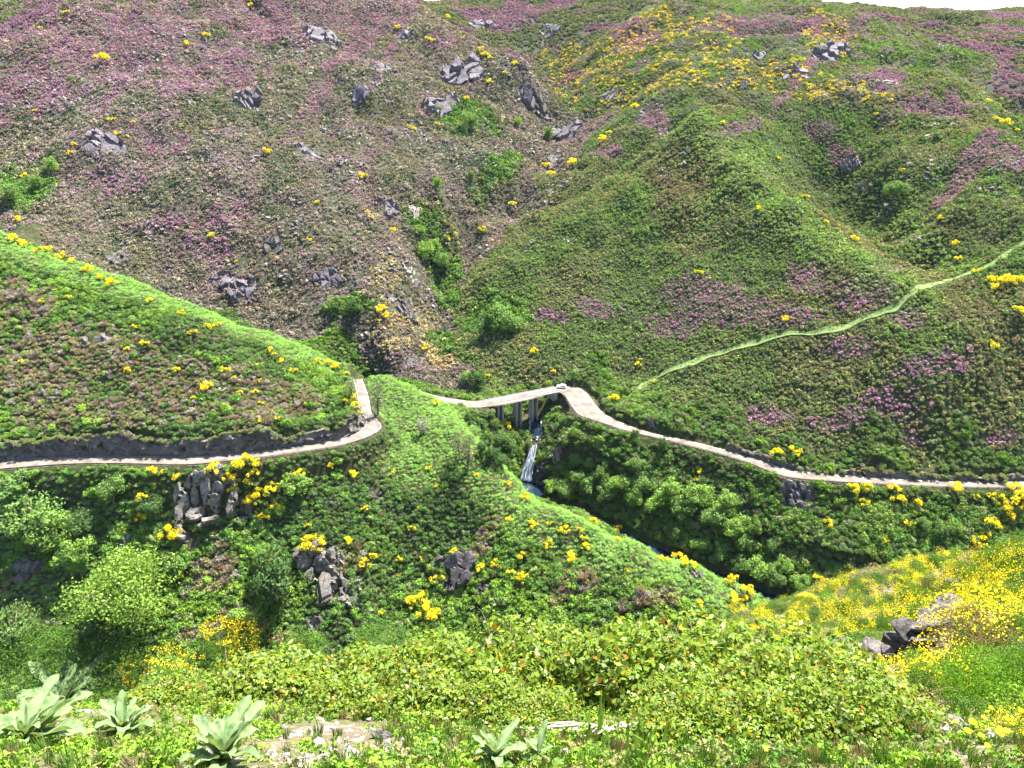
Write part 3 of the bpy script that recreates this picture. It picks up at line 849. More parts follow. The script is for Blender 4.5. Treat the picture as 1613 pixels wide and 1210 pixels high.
V, G_, D_, W_ = M_ROCK_VIOLET, M_ROCK, M_ROCK_DARK, M_ROCK_WARM
for a in (
    (731, 112, 66, 34, V, 7, 'large slanting violet-grey slab high on the heather mountain above the gorge', 330, .45),
    (692, 160, 60, 26, V, 6, 'lower band of violet rock beneath the slanting slab', 330, .3),
    (634, 58, 24, 16, V, 3, 'small dark crag below the heather skyline, above the slanting slab'),
    (572, 142, 30, 22, V, 4, 'grey crag among scrub left of the slanting slab', 330),
    (606, 105, 34, 20, V, 4, 'pale broken rock above the grey crag on the heather mountain', 330),
    (160, 220, 62, 30, V, 7, 'dark oblique crag halfway up the heather mountain, far to the left', 330, -.5),
    (392, 156, 40, 26, V, 5, 'grey rock knoll in the middle of the heather mountain', 330),
    (510, 58, 40, 36, V, 6, 'violet crag near the top of the heather mountain', 330),
    (488, 238, 22, 42, V, 5, 'narrow dark rock rib running downhill on the heather mountain', 330),
    (614, 326, 26, 26, V, 4, 'dark crag above the gully trees, beside yellow broom', 330),
    (652, 332, 18, 24, W_, 3, 'warm brown rock just right of the dark crag above the gully', 330),
    (379, 452, 48, 34, V, 6, 'round-shouldered violet crag above the spur crest', 340),
    (346, 438, 26, 22, V, 3, 'smaller violet block left of the round-shouldered crag', 340),
    (517, 438, 52, 26, V, 6, 'low violet rock band at the foot of the heather mountain', 330),
    (430, 384, 44, 24, G_, 5, 'pale streaked slab on the lower heather mountain', 330),
    (190, 408, 30, 20, G_, 3, 'pale rock just behind the crest of the spur', 340),
    (632, 482, 30, 50, D_, 6, 'tall dark cliff beside the gully above the bridge', 325),
    (648, 430, 22, 34, W_, 4, 'warm upright cliff above the tall dark cliff', 330),
    (648, 574, 30, 12, V, 3, 'dark overhang under the dry grass ledge near the bridge road', 312),
    (828, 152, 34, 22, V, 4, 'rock step at the head of the gorge, left bank', 420),
    (856, 182, 34, 34, G_, 7, 'pale water-worn rocks of the upper cascade in the gorge', 430),
    (890, 205, 44, 26, V, 5, 'violet cliff on the right bank of the upper cascade', 430),
    (872, 250, 22, 26, G_, 4, 'pale lower step of the upper cascade', 420),
    (1341, 256, 30, 20, V, 4, 'isolated dark crag on the upper right mountain', 300),
    (1362, 294, 26, 12, G_, 2, 'grey rocks just below the isolated dark crag', 300),
    (1398, 128, 26, 10, W_, 3, 'small white rocks on the upper right slope', 380),
    (1466, 214, 14, 12, W_, 2, 'white rock spot among heather high on the right', 360),
    (1300, 82, 62, 24, V, 7, 'long dark crag below the right skyline', 420),
    (1192, 90, 34, 16, V, 4, 'grey rocks left of the long dark crag', 420),
    (1256, 116, 40, 16, V, 4, 'violet rocks beneath the long dark crag', 400),
    (1170, 132, 24, 14, G_, 3, 'pale stony patch above the green ridge', 400),
    (958, 150, 40, 14, V, 4, 'broken rock among yellow broom right of the gorge', 430),
    (760, 40, 44, 20, V, 4, 'shadowed crag on the far hill seen through the gap', 700),
    (870, 48, 40, 16, V, 4, 'violet crag on the far hill right of the gap', 600),
    # the spur
    (327, 792, 66, 92, G_, 14, 'tall pale granite crag rising in front of the left road', 150),
    (384, 802, 26, 40, G_, 4, 'narrow grey crag beside the tall pale one, under yellow broom', 150),
    (298, 856, 32, 22, G_, 3, 'flat pale boulders below the tall granite crag', 150),
    (36, 900, 44, 34, G_, 5, 'two rounded pale boulders at the far left of the slope', 150),
    (196, 850, 22, 28, G_, 3, 'slim pale rock tooth in the bushes below the left road', 150),
    (505, 878, 66, 56, G_, 11, 'big weathered crag in the middle of the lower slope', 150),
    (534, 925, 54, 54, G_, 8, 'lower buttress of the big weathered crag', 150),
    (492, 985, 30, 34, G_, 4, 'pale rock at the foot of the big crag, beside red earth', 150),
    (592, 776, 38, 16, D_, 4, 'low dark ledge on the green shoulder', 150),
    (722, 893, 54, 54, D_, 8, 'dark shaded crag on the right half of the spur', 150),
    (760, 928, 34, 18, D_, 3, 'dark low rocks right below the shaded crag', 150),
    (154, 534, 46, 16, G_, 4, 'pale boulders halfway up the spur above the cutting', 200),
    (326, 604, 26, 9, W_, 3, 'pale flat stones among broom on the spur above the road', 200),
    (352, 612, 18, 7, W_, 2, 'short pale stone ledge right of the flat stones on the spur', 200),
    (1096, 906, 24, 16, G_, 3, 'small pale rock under yellow broom on the end of the spur', 150),
    # gorge
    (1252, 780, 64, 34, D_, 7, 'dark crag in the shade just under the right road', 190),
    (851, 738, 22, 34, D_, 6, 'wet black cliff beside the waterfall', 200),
    (874, 713, 30, 16, W_, 5, 'brown sunlit slabs above the waterfall', 200),
    (826, 697, 16, 16, W_, 3, 'pale boulders on the left lip of the waterfall', 200),
    (866, 664, 18, 14, G_, 4, 'dark boulders round the small upper fall under the bridge', 200),
    (1020, 662, 24, 10, G_, 3, 'grey rocks on the bank below the road bend', 200),
    (862, 688, 16, 9, G_, 2, 'grey boulders beside the stream between the two falls', 200),
    (843, 694, 18, 12, W_, 3, 'sunlit boulders choking the stream above the waterfall', 200),
    (848, 682, 14, 8, G_, 2, 'flat stones in the stream below the thin falls', 200),
):
    (slabs if ('boulder' in a[6] or 'stone' in a[6] or a[5] <= 2) else crag if a[2] >= 50 and a[1] > 780 and a[3] >= 50 else outcrop)(*a)

# rock cutting on the uphill side of the road
CUT_TOP = []
def cutting(S, i0, i1, side, label, cut, m, lean=.25, seed=1, hmax=12.0, hscale=None):
    pts = []
    for a, b in S[i0:i1]:
        n = (b - a).normalized(); pts.append(((b + n * .75) if side else (a - n * .75), n if side else -n))
    # resample
    P_, N_ = [], []
    for (p, n), (q, n2) in zip(pts[:-1], pts[1:]):
        L = max(1, int((q - p).length / .55))
        for k in range(L): P_.append(p.lerp(q, k / L)); N_.append(n.lerp(n2, k / L).normalized())
    rows = 22; vs = []; fs = []
    hs = []
    for p, n in zip(P_, N_):
        hh = .6
        while hh < hmax and float(bil(Z0_, p.x + n.x * hh / cut, p.y + n.y * hh / cut)) > p.z + hh: hh += .3
        hs.append(hh)
    HHs = np.convolve(np.pad(hs, 6, mode='edge'), np.ones(13) / 13, 'valid') * (.72 + .5 * vnoise(np.arange(len(hs)) * .09, np.zeros(len(hs)), seed)) + .5 * vnoise(np.arange(len(hs)) * .5, np.zeros(len(hs)), seed + 1)
    rg = np.random.default_rng(seed)
    tot = len(P_) * .55
    seeds = np.stack([rg.uniform(0, tot, int(tot * 2.4)), rg.uniform(-1, 13, int(tot * 2.4))], 1); soff = rg.uniform(-.5, .8, len(seeds)); stx = rg.uniform(-.7, .7, len(seeds)); stz = rg.uniform(-.9, .5, len(seeds))
    for i, (p, n) in enumerate(zip(P_, N_)):
        hh = float(HHs[i])
        for j in range(rows + 1):
            u = hh * j / rows; s_ = i * .55
            dd = (seeds[:, 0] - s_) ** 2 + ((seeds[:, 1] - u) * 1.5) ** 2
            c = int(np.argmin(dd))
            o = (soff[c] + stx[c] * (s_ - seeds[c, 0]) + stz[c] * (u - seeds[c, 1])) * min(1, .35 + u * .35)
            back = u / cut - .55 - o * .8
            if j == rows: back += .8
            q = p + n * back
            vs.append((q.x, q.y, p.z - .2 + u))
    for i in range(len(P_) - 1):
        for j in range(rows): a = i * (rows + 1) + j; fs.append((a, a + rows + 1, a + rows + 2, a + 1))
    CUT_TOP.extend([vs[i * (rows + 1) + rows] for i in range(len(P_))])
    o = obj('rock_cutting', mesh_np('rock_cutting', vs, fs, [m]))
    tag(o, label, 'rock face')
cutting(SL, 0, 14 * 4, 1, 'shaded rock face cut behind the left road round the spur', 4.5, M_ROCK_DARK if False else M_ROCK, seed=4)
cutting(SR, 17 * 4, len(SR), 1, 'low rocky bank cut above the right road', 2.2, M_ROCK, seed=9, hmax=2.4)

# ------------------------------------------------------------------ water
def water_mat():
    t = NT_('still dark water')
    a = t.noise(1.2, 3, .6)
    p = t.principled((.006, .014, .022), .12, .3, t.bump(a.outputs['Fac'], .25, .1)); return t.m
def fall_mat():
    t = NT_('falling white water')
    mp = t.n('Mapping'); mp.inputs['Scale'].default_value = (2.6, .25, .25); t.l(t.coord(), mp.inputs['Vector'])
    a = t.noise(1.6, 6, .7, mp.outputs[0], .4)
    f = t.ramp(a.outputs['Fac'], [(.50, (0, 0, 0)), (.64, (1, 1, 1))])
    col = t.mix(f, (.03, .04, .055), (.40, .45, .50))
    t.principled(col, .35, .5, t.bump(a.outputs['Fac'], .6, .2)); return t.m
M_WATER, M_FALL = water_mat(), fall_mat()
vs = []; fs = []
ang = np.linspace(0, 2 * math.pi, 40, endpoint=False)
bm = bmesh.new()
for a in ang:
    k = 1 + .12 * math.sin(3 * a + 1) + .06 * math.sin(7 * a)
    bm.verts.new((8.2 * k * math.cos(a), 7.0 * k * math.sin(a), 0))
bm.faces.new(bm.verts)
bmesh.ops.triangulate(bm, faces=list(bm.faces))
pool = obj('pool', bm_mesh('pool', bm, [M_WATER]), None, (POOL[0], POOL[1], -189.75))
tag(pool, 'dark blue pool at the foot of the waterfall', 'pool', kind='structure')
def ribbon(pts, widths, m, name, parent, wob=.25, seed=0, lift=.35):
    r = random.Random(seed); vs = []; fs = []; K = 10
    dense = []
    for (p, w0), (q, w1) in zip(zip(pts[:-1], widths[:-1]), zip(pts[1:], widths[1:])):
        for k in range(10): dense.append((Vector(p).lerp(Vector(q), k / 10), w0 + (w1 - w0) * k / 10))
    dense.append((Vector(pts[-1]), widths[-1]))
    ph = [r.uniform(0, 6) for _ in range(K + 1)]
    for i, (p, w) in enumerate(dense):
        d = dense[min(i + 1, len(dense) - 1)][0] - dense[max(i - 1, 0)][0]; n = Vector((d.y, -d.x, 0)).normalized() if abs(d.x) + abs(d.y) > 1e-4 else Vector((1, 0, 0))
        for j in range(K + 1):
            t = j / K - .5
            q = p + n * t * w * (1 + .18 * math.sin(i * .6 + seed)) + Vector((0, 0, lift + wob * math.sin(ph[j] + i * .5) * .5 - abs(t) * .5))
            vs.append(tuple(q))
    for i in range(len(dense) - 1):
        for j in range(K): a = i * (K + 1) + j; fs.append((a, a + 1, a + K + 2, a + K + 1))
    o = obj(name, mesh_np(name, vs, fs, [m], True), parent); return o
wf = empty('waterfall', (0, 0, 0)); tag(wf, 'white waterfall sliding down dark rock into the pool', 'waterfall')
top = Vector((10.0, 285.2, -178.6)); bot = Vector((5.8, 273, -189.6)); midp = Vector((8.0, 279.6, -182.8))
ribbon([top, midp, bot], [1.2, 2.8, 5.0], M_FALL, 'water_sheet', wf, .3, 1, .7)
for k, (dx, w) in enumerate(((-1.9, .7), (-.5, .9), (.9, .6), (2.4, .8))):
    ribbon([top + Vector((dx * .4, -.3, 0)), midp + Vector((dx * .7, -.6, .1)), bot + Vector((dx * 1.05, -.8, .2))], [w * .6, w, w * 1.2], M_FALL, 'water_strand', wf, .15, 5 + k, 1.05)
wf2 = empty('waterfall', (0, 0, 0)); tag(wf2, 'two thin white falls below the bridge piers', 'waterfall')
for dx, w in ((-3.2, .9), (1.8, .8)): ribbon([Vector((11.6 + dx, 296.5, -171.2)), Vector((11.5 + dx, 294.2, -172.4)), Vector((11.3 + dx, 293, -175.2))], [w, w, w * 1.3], M_FALL, 'water_strand', wf2, .1, 3, .4)
st = ribbon([Vector(p) for p in STREAM[3:9]], [3, 3.5, 4, 4, 4, 3.2], M_WATER, 'stream', None, .05, 2, -.1)
tag(st, 'thin stream running under the bridge towards the waterfall', 'stream', kind='structure')
st = ribbon([Vector(p) for p in STREAM[12:]], [5, 4, 4, 4, 4, 4], M_WATER, 'stream', None, .05, 2, -.3)
tag(st, 'shaded stream hidden in the trees below the pool', 'stream', kind='structure')

# ------------------------------------------------------------------ plant shapes
def leaf_quads(c, out, size, rg, tilt=.7, asp=.55):
    """kite-shaped leaves at c (n,3) looking roughly along out (n,3)"""
    n = len(c)
    nr = out + rg.normal(0, tilt, (n, 3)); nr /= np.linalg.norm(nr, axis=1, keepdims=True) + 1e-9
    a = np.cross(nr, rg.normal(0, 1, (n, 3))); a /= np.linalg.norm(a, axis=1, keepdims=True) + 1e-9
    b = np.cross(nr, a)
    s = (size * rg.uniform(.6, 1.35, n))[:, None] if np.isscalar(size) else size[:, None]
    v = np.stack([c - a * s, c + b * s * asp - a * s * .1, c + a * s, c - b * s * asp - a * s * .1], 1)
    return v.reshape(-1, 3), np.arange(n * 4).reshape(n, 4)
def shade_attr(me, nleaf, rg, lo=.65, hi=1.35, k=4, extra=0, tint=.12):
    g = rg.uniform(lo, hi, nleaf)
    col = np.ones((nleaf, 4), np.float32)
    col[:, 0] = g * rg.uniform(1 - tint, 1 + tint, nleaf); col[:, 1] = g; col[:, 2] = g * rg.uniform(1 - tint, 1 + tint, nleaf)
    col = np.repeat(col, k, axis=0)
    if extra: col = np.concatenate([col, np.ones((extra, 4), np.float32)])
    a = me.attributes.new('shade', 'FLOAT_COLOR', 'POINT'); a.data.foreach_set('color', col.ravel())
def lobes_points(n, nl, rg, flat=.75, lobe_r=.42, spread=.62, up=.15):
    """points on the skins of many small lobes that make up a bush of radius 1, base at z = 0"""
    d = rg.normal(0, 1, (nl, 3)); d[:, 2] = np.abs(d[:, 2]) * 1.0; d /= np.linalg.norm(d, axis=1, keepdims=True)
    lc = d * (spread * rg.uniform(.55, 1.1, nl))[:, None] * np.array([1, 1, flat]); lc[:, 2] += up
    lr = lobe_r * rg.uniform(.6, 1.25, nl)
    w = rg.integers(0, nl, n)
    o = rg.normal(0, 1, (n, 3)); o[:, 2] = o[:, 2] * .9 + .35; o /= np.linalg.norm(o, axis=1, keepdims=True)
    p = lc[w] + o * (lr[w] * rg.uniform(.72, 1.05, n))[:, None] * np.array([1, 1, .9])
    p[:, 2] = np.maximum(p[:, 2], .02 * rg.random(n))
    return p, o
def bush_mesh(name, n, nl, size, seed, mats, flat=.75, lobe_r=.42, spread=.62, blossom=0.0, tilt=.7, shade=(.65, 1.35), asp=.55, up=.15, bsize=1.0):
    rg = np.random.default_rng(seed)
    p, o = lobes_points(n, nl, rg, flat, lobe_r, spread, up)
    v, f = leaf_quads(p, o, size, rg, tilt, asp)
    mi = None
    if blossom:
        # flowers sit at the ends of the sprays
        bsel = (vnoise(p[:, 0] * 3.1 + seed, p[:, 1] * 3.1 + p[:, 2] * 2.3, seed) * .7 + rg.random(n) * .5 + p[:, 2] * .25) > (1.02 - blossom * .75)
        mi = bsel.astype(int)
    me = mesh_np(name, v, f, mats, False, mi)
    shade_attr(me, n, rg, *shade)
    return me
def spike_mesh(name, n, seed, mats, height=1.0, width=.035, spread=.5, lean=.5, blossom=0.0):
    """upright thin stems fanning from a base (broom, grass, dry scrub)"""
    rg = np.random.default_rng(seed)
    a = rg.uniform(0, 2 * math.pi, n); rad = np.sqrt(rg.random(n)) * spread
    base = np.stack([np.cos(a) * rad * .6, np.sin(a) * rad * .6, rg.uniform(0, .35, n) * height], 1)
    ln = height * rg.uniform(.4, 1.0, n)
    a2 = a + rg.normal(0, .6, n); l2 = lean * rg.uniform(.1, 1.0, n)
    d = np.stack([np.cos(a2) * l2, np.sin(a2) * l2, np.ones(n)], 1); d /= np.linalg.norm(d, axis=1, keepdims=True)
    tip = base + d * ln[:, None]
    s = np.cross(d, rg.normal(0, 1, (n, 3))); s /= np.linalg.norm(s, axis=1, keepdims=True); s *= width * rg.uniform(.6, 1.3, n)[:, None]
    m = base * .45 + tip * .55 + rg.normal(0, .02, (n, 3)) * height
    v = np.stack([base - s * .5, m - s, tip, m + s], 1).reshape(-1, 3)
    f = np.arange(n * 4).reshape(n, 4); mi = np.zeros(n, int); nb = 0
    if blossom:
        nb = int(n * blossom); w = rg.integers(0, n, nb); t = rg.uniform(.55, 1.0, nb)[:, None]
        c = base[w] * (1 - t) + tip[w] * t + rg.normal(0, .02, (nb, 3)) * height
        v2, f2 = leaf_quads(c, rg.normal(0, 1, (nb, 3)), width * 1.9, rg, 1.0, .8)
        f = np.concatenate([f, f2 + len(v)]); v = np.concatenate([v, v2]); mi = np.concatenate([mi, np.ones(nb, int)])
    me = mesh_np(name, v, f, mats, False, mi)
    shade_attr(me, n + nb, rg, .7, 1.3)
    return me

# ------------------------------------------------------------------ scattered cover
protos = {}
def proto_set(key, meshes):
    col = bpy.data.collections.new('plants_' + key)
    for i, me in enumerate(meshes):
        o = bpy.data.objects.new('plant_%s_%02d' % (key, i), me); col.objects.link(o)
    protos[key] = (col, len(meshes))
proto_set('scrub_far', [bush_mesh('scrub', 80, 6, .22, 40 + i, [L_INST], .9, .48, .5, tilt=.38, up=.22) for i in range(6)])
proto_set('scrub_mid', [bush_mesh('scrub', 460, 12, .105, 50 + i, [L_INST], .9, .40, .6, tilt=.45, up=.2) for i in range(6)])
proto_set('broom_far', [bush_mesh('broom', 110, 8, .21, 60 + i, [L_INST, L_BLOSSOM_FAR], .8, .42, blossom=.55) for i in range(4)])
proto_set('dry_mid', [spike_mesh('dry_scrub', 160, 70 + i, [L_INST], 1.0, .05, .7, 1.1) for i in range(4)])
proto_set('fern_mid', [bush_mesh('fern', 520, 14, .085, 80 + i, [L_INST], .6, .34, .75, tilt=.6, asp=.32) for i in range(4)])
proto_set('near', [bush_mesh('near_scrub', 4200, 20, .030, 90 + i, [L_INST], .8, .34) for i in range(4)] + [bush_mesh('near_broom', 5200, 22, .026, 95 + i, [L_INST, L_BLOSSOM], .8, .36, .66, blossom=(.28, .2, .34)[i], asp=.35) for i in range(3)])
proto_set('grass', [spike_mesh('grass', 70, 100 + i, [L_INST], 1.0, .03, .5, .6) for i in range(4)])
proto_set('weed', [bush_mesh('weed', 110, 6, .13, 110 + i, [L_INST], .6, .4) for i in range(4)])

def small_rock(seed):
    me = hull_rock(seed, 12, (1, .8, .6), .05, 1); me.materials.clear(); me.materials.append(M_CRAG if seed % 2 else M_ROCK_VIOLET); return me
proto_set('rocks', [small_rock(620 + i) for i in range(4)])
def scatter_nodes():
    cache = {}
    def make(key):
        if key in cache: return cache[key]
        ng = bpy.data.node_groups.new('scatter_' + key, 'GeometryNodeTree'); ng.is_modifier = True
        ng.interface.new_socket('Geometry', in_out='INPUT', socket_type='NodeSocketGeometry')
        ng.interface.new_socket('Geometry', in_out='OUTPUT', socket_type='NodeSocketGeometry')
        N = ng.nodes; gi_ = N.new('NodeGroupInput'); go = N.new('NodeGroupOutput')
        ci = N.new('GeometryNodeCollectionInfo'); ci.inputs['Collection'].default_value = protos[key][0]
        ci.inputs['Separate Children'].default_value = True; ci.inputs['Reset Children'].default_value = True
        ip = N.new('GeometryNodeInstanceOnPoints'); ip.inputs['Pick Instance'].default_value = True
        def named(nm, typ):
            x = N.new('GeometryNodeInputNamedAttribute'); x.data_type = typ; x.inputs['Name'].default_value = nm; return x.outputs['Attribute']
        ng.links.new(gi_.outputs[0], ip.inputs['Points']); ng.links.new(ci.outputs[0], ip.inputs['Instance'])
        ng.links.new(named('idx', 'INT'), ip.inputs['Instance Index'])
        er = N.new('FunctionNodeEulerToRotation'); ng.links.new(named('rot', 'FLOAT_VECTOR'), er.inputs[0]); ng.links.new(er.outputs[0], ip.inputs['Rotation'])
        ng.links.new(named('scl', 'FLOAT_VECTOR'), ip.inputs['Scale']); ng.links.new(ip.outputs[0], go.inputs[0])
        cache[key] = ng; return ng
    return make
_mk = scatter_nodes()
def scatter(name, label, cat, key, pos, scl, col, idx=None, tilt=.15, group=None):
    n = len(pos)
    if n == 0: return None
    me = bpy.data.meshes.new(name); me.vertices.add(n); me.vertices.foreach_set('co', np.asarray(pos, np.float32).ravel())
    rot = np.stack([rng.normal(0, tilt, n), rng.normal(0, tilt, n), rng.uniform(0, 6.283, n)], 1)
    if idx is None: idx = rng.integers(0, protos[key][1], n)
    me.attributes.new('idx', 'INT', 'POINT').data.foreach_set('value', np.asarray(idx, np.int32))
    me.attributes.new('rot', 'FLOAT_VECTOR', 'POINT').data.foreach_set('vector', rot.astype(np.float32).ravel())
    me.attributes.new('scl', 'FLOAT_VECTOR', 'POINT').data.foreach_set('vector', np.asarray(scl, np.float32).ravel())
    c4 = np.ones((n, 4), np.float32); c4[:, :3] = np.clip(col, 0, 1)
    me.attributes.new('col', 'FLOAT_COLOR', 'POINT').data.foreach_set('color', c4.ravel())
    o = obj(name, me); md = o.modifiers.new('scatter', 'NODES'); md.node_group = _mk(key)
    tag(o, label, cat, group, 'stuff'); print(name, key, n)
    return o

# world-space patches surveyed from the photograph: centre on the ground and two half-axes
def patch(px, py, rx, ry, rmin=0):
    c = hit(px, py, rmin); a = hit(px + rx, py, rmin) - c; b = c - hit(px, py + ry, rmin)
    M = np.array([[a.x, b.x], [a.y, b.y]])
    if abs(np.linalg.det(M)) < 1e-3 or b.length > 6 * a.length + 60: 
        L = max(a.length, 4); M = np.array([[L, 0], [0, L]])
    return (c.x, c.y, np.linalg.inv(M))
def patch_val(x, y, patches):
    v = np.zeros(np.shape(x))
    for cx, cy, Mi in patches:
        dx, dy = x - cx, y - cy
        u = Mi[0, 0] * dx + Mi[0, 1] * dy; w = Mi[1, 0] * dx + Mi[1, 1] * dy
        v = np.maximum(v, 1 - np.sqrt(u * u + w * w))
    return v          # 1 at a centre, 0 on the rim, negative never returned below 0
HEATH_L = [patch(*q, 330) for q in ((180, 75, 230, 90), (60, 110, 100, 70), (20, 150, 70, 60), (330, 105, 110, 50), (430, 30, 170, 45), (600, 20, 110, 45), (300, 135, 80, 30), (560, 25, 90, 40), (640, 25, 60, 30),
            (150, 285, 90, 30), (270, 350, 70, 26), (350, 335, 50, 22), (240, 220, 60, 26), (370, 110, 60, 30), (250, 180, 60, 25), (700, 70, 40, 20), (420, 60, 80, 30), (60, 400, 60, 25), (330, 395, 60, 20))]
HEATH_R = [patch(*q, 225) for q in ((1145, 210, 45, 16), (1030, 190, 40, 22), (960, 240, 40, 16), (1105, 465, 80, 34), (1165, 492, 95, 36), (1060, 512, 60, 28), (1270, 440, 48, 34), (1365, 460, 66, 40), (1385, 428, 45, 18),
            (1262, 498, 60, 20), (1432, 500, 30, 24), (1335, 545, 55, 22), (1470, 575, 66, 32), (1380, 640, 90, 40), (1330, 660, 70, 22), (1495, 560, 40, 26), (1420, 690, 60, 18), (1180, 45, 100, 26), (1320, 245, 45, 26),
            (1395, 125, 60, 34), (1450, 165, 55, 28), (1560, 215, 60, 40), (1600, 250, 50, 30), (1260, 40, 110, 26), (1360, 30, 100, 16), (940, 488, 50, 18), (1000, 60, 60, 30), (1570, 690, 60, 12), (1405, 712, 20, 10), (870, 500, 40, 14),
            (1500, 175, 40, 20), (1210, 655, 50, 20), (1290, 205, 40, 20))]
FERN_R = [patch(*q, 225) for q in ((800, 617, 75, 9), (735, 622, 50, 8), (1430, 350, 55, 40), (1460, 390, 60, 30), (1500, 690, 60, 40), (1440, 470, 30, 16), (1500, 420, 40, 14), (1180, 250, 90, 40))]
CREST_G = [patch(*q, 150) for q in ((640, 650, 50, 50), (680, 700, 50, 50), (610, 640, 30, 30), (650, 740, 60, 40), (90, 940, 80, 40), (200, 900, 70, 40))]
BROWN_S = [patch(*q, 150) for q in ((120, 560, 150, 70), (300, 600, 130, 50), (430, 640, 90, 40), (150, 650, 160, 40), (380, 980, 60, 30), (330, 1000, 60, 20), (420, 1005, 60, 20), (790, 800, 80, 40), (960, 870, 110, 40), (1060, 930, 90, 26), (60, 600, 140, 60), (230, 640, 160, 40), (30, 480, 70, 60), (60, 950, 60, 60), (340, 900, 60, 50), (560, 880, 40, 30))]
OCHRE = [patch(*q, 300) for q in ((640, 500, 60, 30), (620, 540, 60, 16), (690, 570, 40, 14), (610, 430, 40, 30))]
GULLY = [patch(*q, 320) for q in ((700, 440, 36, 60), (680, 400, 34, 40), (690, 540, 30, 40), (740, 190, 70, 30), (790, 260, 60, 60), (560, 480, 60, 24), (40, 300, 60, 40), (780, 500, 60, 30), (660, 350, 30, 40))]

CREST_LINE = [(Vector(P(*q)), 1) for q in CREST] + [(Vector(P(*q)), 1) for q in ((600, 596, 299), (640, 612, 293), (665, 627, 285), (700, 652, 273), (735, 682, 262), (770, 716, 251), (800, 752, 242), (830, 787, 234), (880, 808, 227), (930, 832, 221), (1010, 860, 214), (1100, 892, 207), (1180, 932, 200))]
RIDGE_LINE = [(Vector(P(*q)), 1) for q in ((1085, 160, 455), (1100, 180, 440), (1170, 255, 392), (1250, 330, 352), (1350, 400, 316), (1440, 455, 290))]
ROADBUF = [(LC, 1.2), (RC1, 1.0), (RC2, 1.2), (HC, 1.0)]
def keep_clear(x, y):
    ok = (bil(CUTM, x, y) < .4) | (np.random.default_rng(5).random(len(x)) < .22)
    m = (y > 190) & (y < 345)
    idx = np.nonzero(m)[0]
    if len(idx):
        xs, ys = x[idx], y[idx]; good = np.ones(len(idx), bool)
        for pts, b in ROADBUF:
            d, _, hw, _, _ = polydist(xs, ys, pts); good &= d > hw + b
        d, _, _, _, _ = polydist(xs, ys, [((bl[0] + bl[1]) / 2, 3.2), ((br[0] + br[1]) / 2, 3.2)]); good &= d > 4.6
        d, _, _, _, _ = polydist(xs, ys, sp); good &= d > 3.6
        good &= np.hypot((xs - POOL[0]) / 1.15, ys - POOL[1]) > 8.3
        ok[idx] &= good
    d, _, hw, _, _ = polydist(x, y, PATH[::6]); ok &= d > 1.7
    for rx, ry, rw in ROCKS: ok &= np.hypot(x - rx, (y - ry - rw * .1) * 1.2) > rw * (.45 + .4 * fbm(x * .5, y * .5, 141, 2))
    return ok
def sample(n, r0, r1, t0=-50, t1=50, margin=.03, seed=0):
    rg = np.random.default_rng(seed)
    r = np.sqrt(rg.uniform(r0 * r0, r1 * r1, n)); t = rg.uniform(R(t0), R(t1), n)
    x, y = r * np.sin(t), r * np.cos(t)
    k = bil(KK, x, y); run = bil(RUN, x, y)
    m = k > run - margin
    return x[m], y[m]
def grid_sample(sp_, r0, r1, t0=-50, t1=50, margin=.03, seed=0, jit=.36):
    """plants at roughly even spacing, as they crowd one another out"""
    rg = np.random.default_rng(seed)
    xs = np.arange(r1 * math.sin(R(t0)), r1 * math.sin(R(t1)), sp_); ys = np.arange(r0 * .6, r1, sp_ * .87)
    x, y = np.meshgrid(xs, ys); x = x + (np.arange(len(ys)) % 2)[:, None] * sp_ * .5
    x = (x + rg.normal(0, jit * sp_ * .6, x.shape)).ravel(); y = (y + rg.normal(0, jit * sp_ * .6, y.shape)).ravel()
    r = np.hypot(x, y); t = np.arctan2(x, y); m = (r > r0) & (r < r1) & (t > R(t0)) & (t < R(t1)); x, y = x[m], y[m]
    k = bil(KK, x, y); run = bil(RUN, x, y); m = k > run - margin
    return x[m], y[m]
def mixc(a, b, f): 
    f = np.asarray(f)[:, None]; return np.asarray(a) * (1 - f) + np.asarray(b) * f
OLIVE = np.array((.20, .19, .08)); DARKG = np.array((.055, .09, .04)); MIDG = np.array((.088, .175, .034)); FERN = np.array((.19, .345, .07))
PURPLE = np.array((.295, .115, .25)); GREY = np.array((.25, .22, .21)); BROWN = np.array((.20, .14, .09)); GREENH = np.array((.125, .20, .048)); OCH = np.array((.38, .30, .15)); LIME = np.array((.22, .37, .042))

